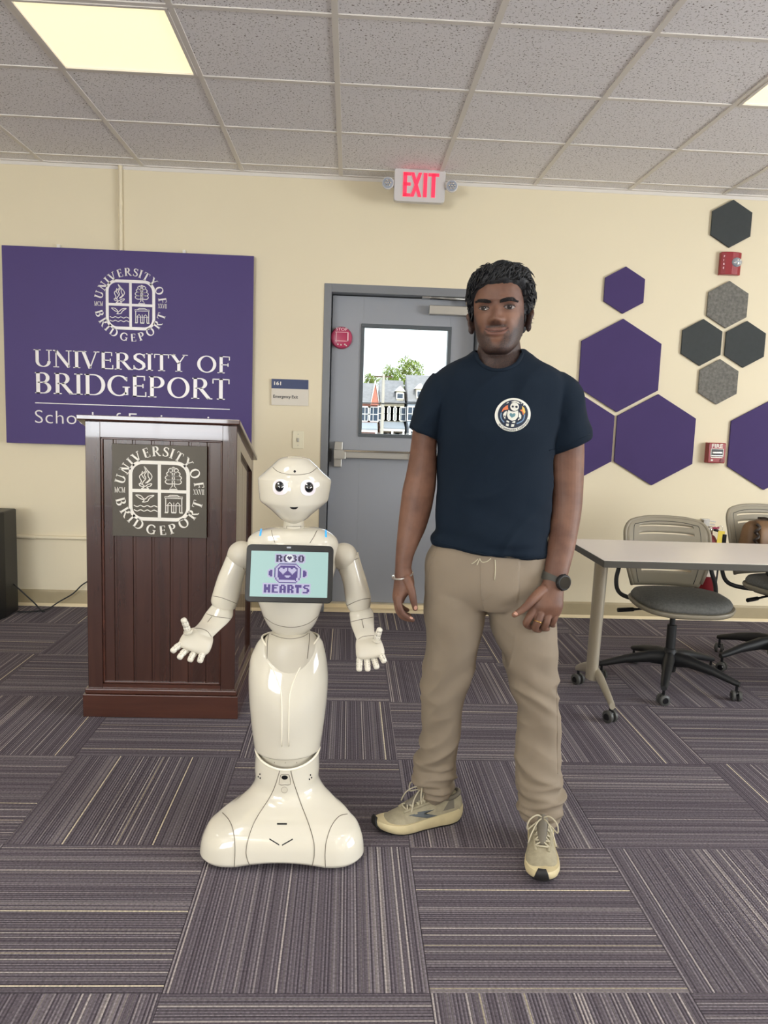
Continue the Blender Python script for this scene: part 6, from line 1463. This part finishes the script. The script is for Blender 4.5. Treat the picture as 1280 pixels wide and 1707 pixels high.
s1, u1, T1 = shoe((.405, -2.672, 0), (.112, -2.775, 0), 1, None)
s2, u2, T2 = shoe((.648, -2.765, 0), (.578, -3.062, 0), 1, None)
m = MB(); patch(m, u1, [(681, 1360), (697, 1353.5), (724, 1349.5), (706, 1355.5), (729, 1359.5), (712, 1363.5), (692, 1361.5)], .0012, 4); m.build('side_flash', MATS['lite_frame'], s1, smooth=180)
m = MB(); patch(m, u1, [(738, 1352), (751, 1330), (756, 1330), (757, 1347)], .0012, 4); m.build('heel_panel', MATS['shoe_grey'], s1, smooth=180)
m = MB(); m.loft([(P(706, 1318, -2.69), P(742, 1322, -2.69), .036), (T1(.03, 0, .085)+V(0, 0, 0), T1(.03, 0, .085)+V(.001, 0, 0), .001)][:1]+[(P(706, 1338, -2.69), P(741, 1345, -2.69), .036)], 24, 2); m.build('sock', MATS['sock'], t, smooth=60)
m = MB(); m.loft([(P(880, 1352, -2.81), P(916, 1354, -2.81), .038), (P(884, 1380, -2.81), P(914, 1382, -2.81), .036)], 24, 2); m.build('sock', MATS['sock'], t, smooth=60)
# --- bracelet, watch, ring, nails
def band(c, e1, e2, r, nm, mt, parent, seg=8):
    pts = [c+e1*math.cos(a)+e2*math.sin(a) for a in [2*PI*k/36 for k in range(37)]]; return MB().tube(pts, r, seg, cap=False).build(nm, MATS[mt], parent, smooth=180)
L_, R_ = P(656, 962, -2.832), P(687, 955, -2.832); c = (L_+R_)/2; br = band(c, (R_-L_)/2*1.02, V(0, .034, .004), .0032, 'bracelet', 'silver', t)
MB().box(P(655.5, 962.5, -2.842), (.010, .016, .011)).build('clasp', MATS['chrome'], br, bevel=.002)
L_, R_ = P(906.5, 958, -2.885), P(944.5, 972, -2.885); c = (L_+R_)/2; e1 = (R_-L_)/2*1.10; ax_ = V(.25, .05, 1).normalized()
wb_ = MB(); rws = []
for u in (-.5, -.4, .4, .5):
    q = 1.0 if abs(u) < .45 else .97; rws.append([c+ax_*(.024*u)+e1*math.cos(a)*q*1.04+V(0, .036, 0)*math.sin(a)*q for a in [2*PI*k/40 for k in range(40)]])
wb_.rings(rws, False); ws = wb_.build('wristwatch', MATS['strap'], t, smooth=50)
wc = P(939.5, 971, -2.925); wn = V(.35, -.92, .05).normalized()
ca_ = MB().lathe([(.020, -.012), (.0235, -.006), (.0235, .003), (.0210, .006), (.018, .0065)], wc, wn, 32).build('watch_case', MATS['black_soft'], ws, smooth=40)
MB().lathe([(.0185, .0060), (.0185, .0072)], wc, wn, 28).build('watch_face', MATS['eye_black'], ws, smooth=40)
band(wc+wn*.0055, wn.orthogonal().normalized()*.0182, wn.cross(wn.orthogonal().normalized())*.0182, .0013, 'bezel', 'lite_frame', ws)
m = MB()
for a in (.6, 2.6, 3.8, 5.6): o1 = wn.orthogonal().normalized(); o2 = wn.cross(o1); m.sphere(wc+(o1*math.cos(a)+o2*math.sin(a))*.022, .0035, 8, 6)
m.build('watch_button', MATS['black_soft'], ws, smooth=180)
a, b_ = P(902, 1020, -2.926), P(896, 1037, -2.934); d = (b_-a).normalized(); o1 = d.orthogonal().normalized(); o2 = d.cross(o1); band(a.lerp(b_, .98), o1*.0122, o2*.0122, .0012, 'finger_ring', 'gold', t)
for nl in (ell(859.5, 1022.5, 4.2, 2.6, 14, .6), ell(692.5, 1013, 2.6, 3.6, 12, .2), ell(685.5, 1030, 3, 2, 12, .5)):
    m = MB(); patch(m, body_b, nl, .0006, 2); m.build('fingernail', MATS['nail'], t, smooth=180)
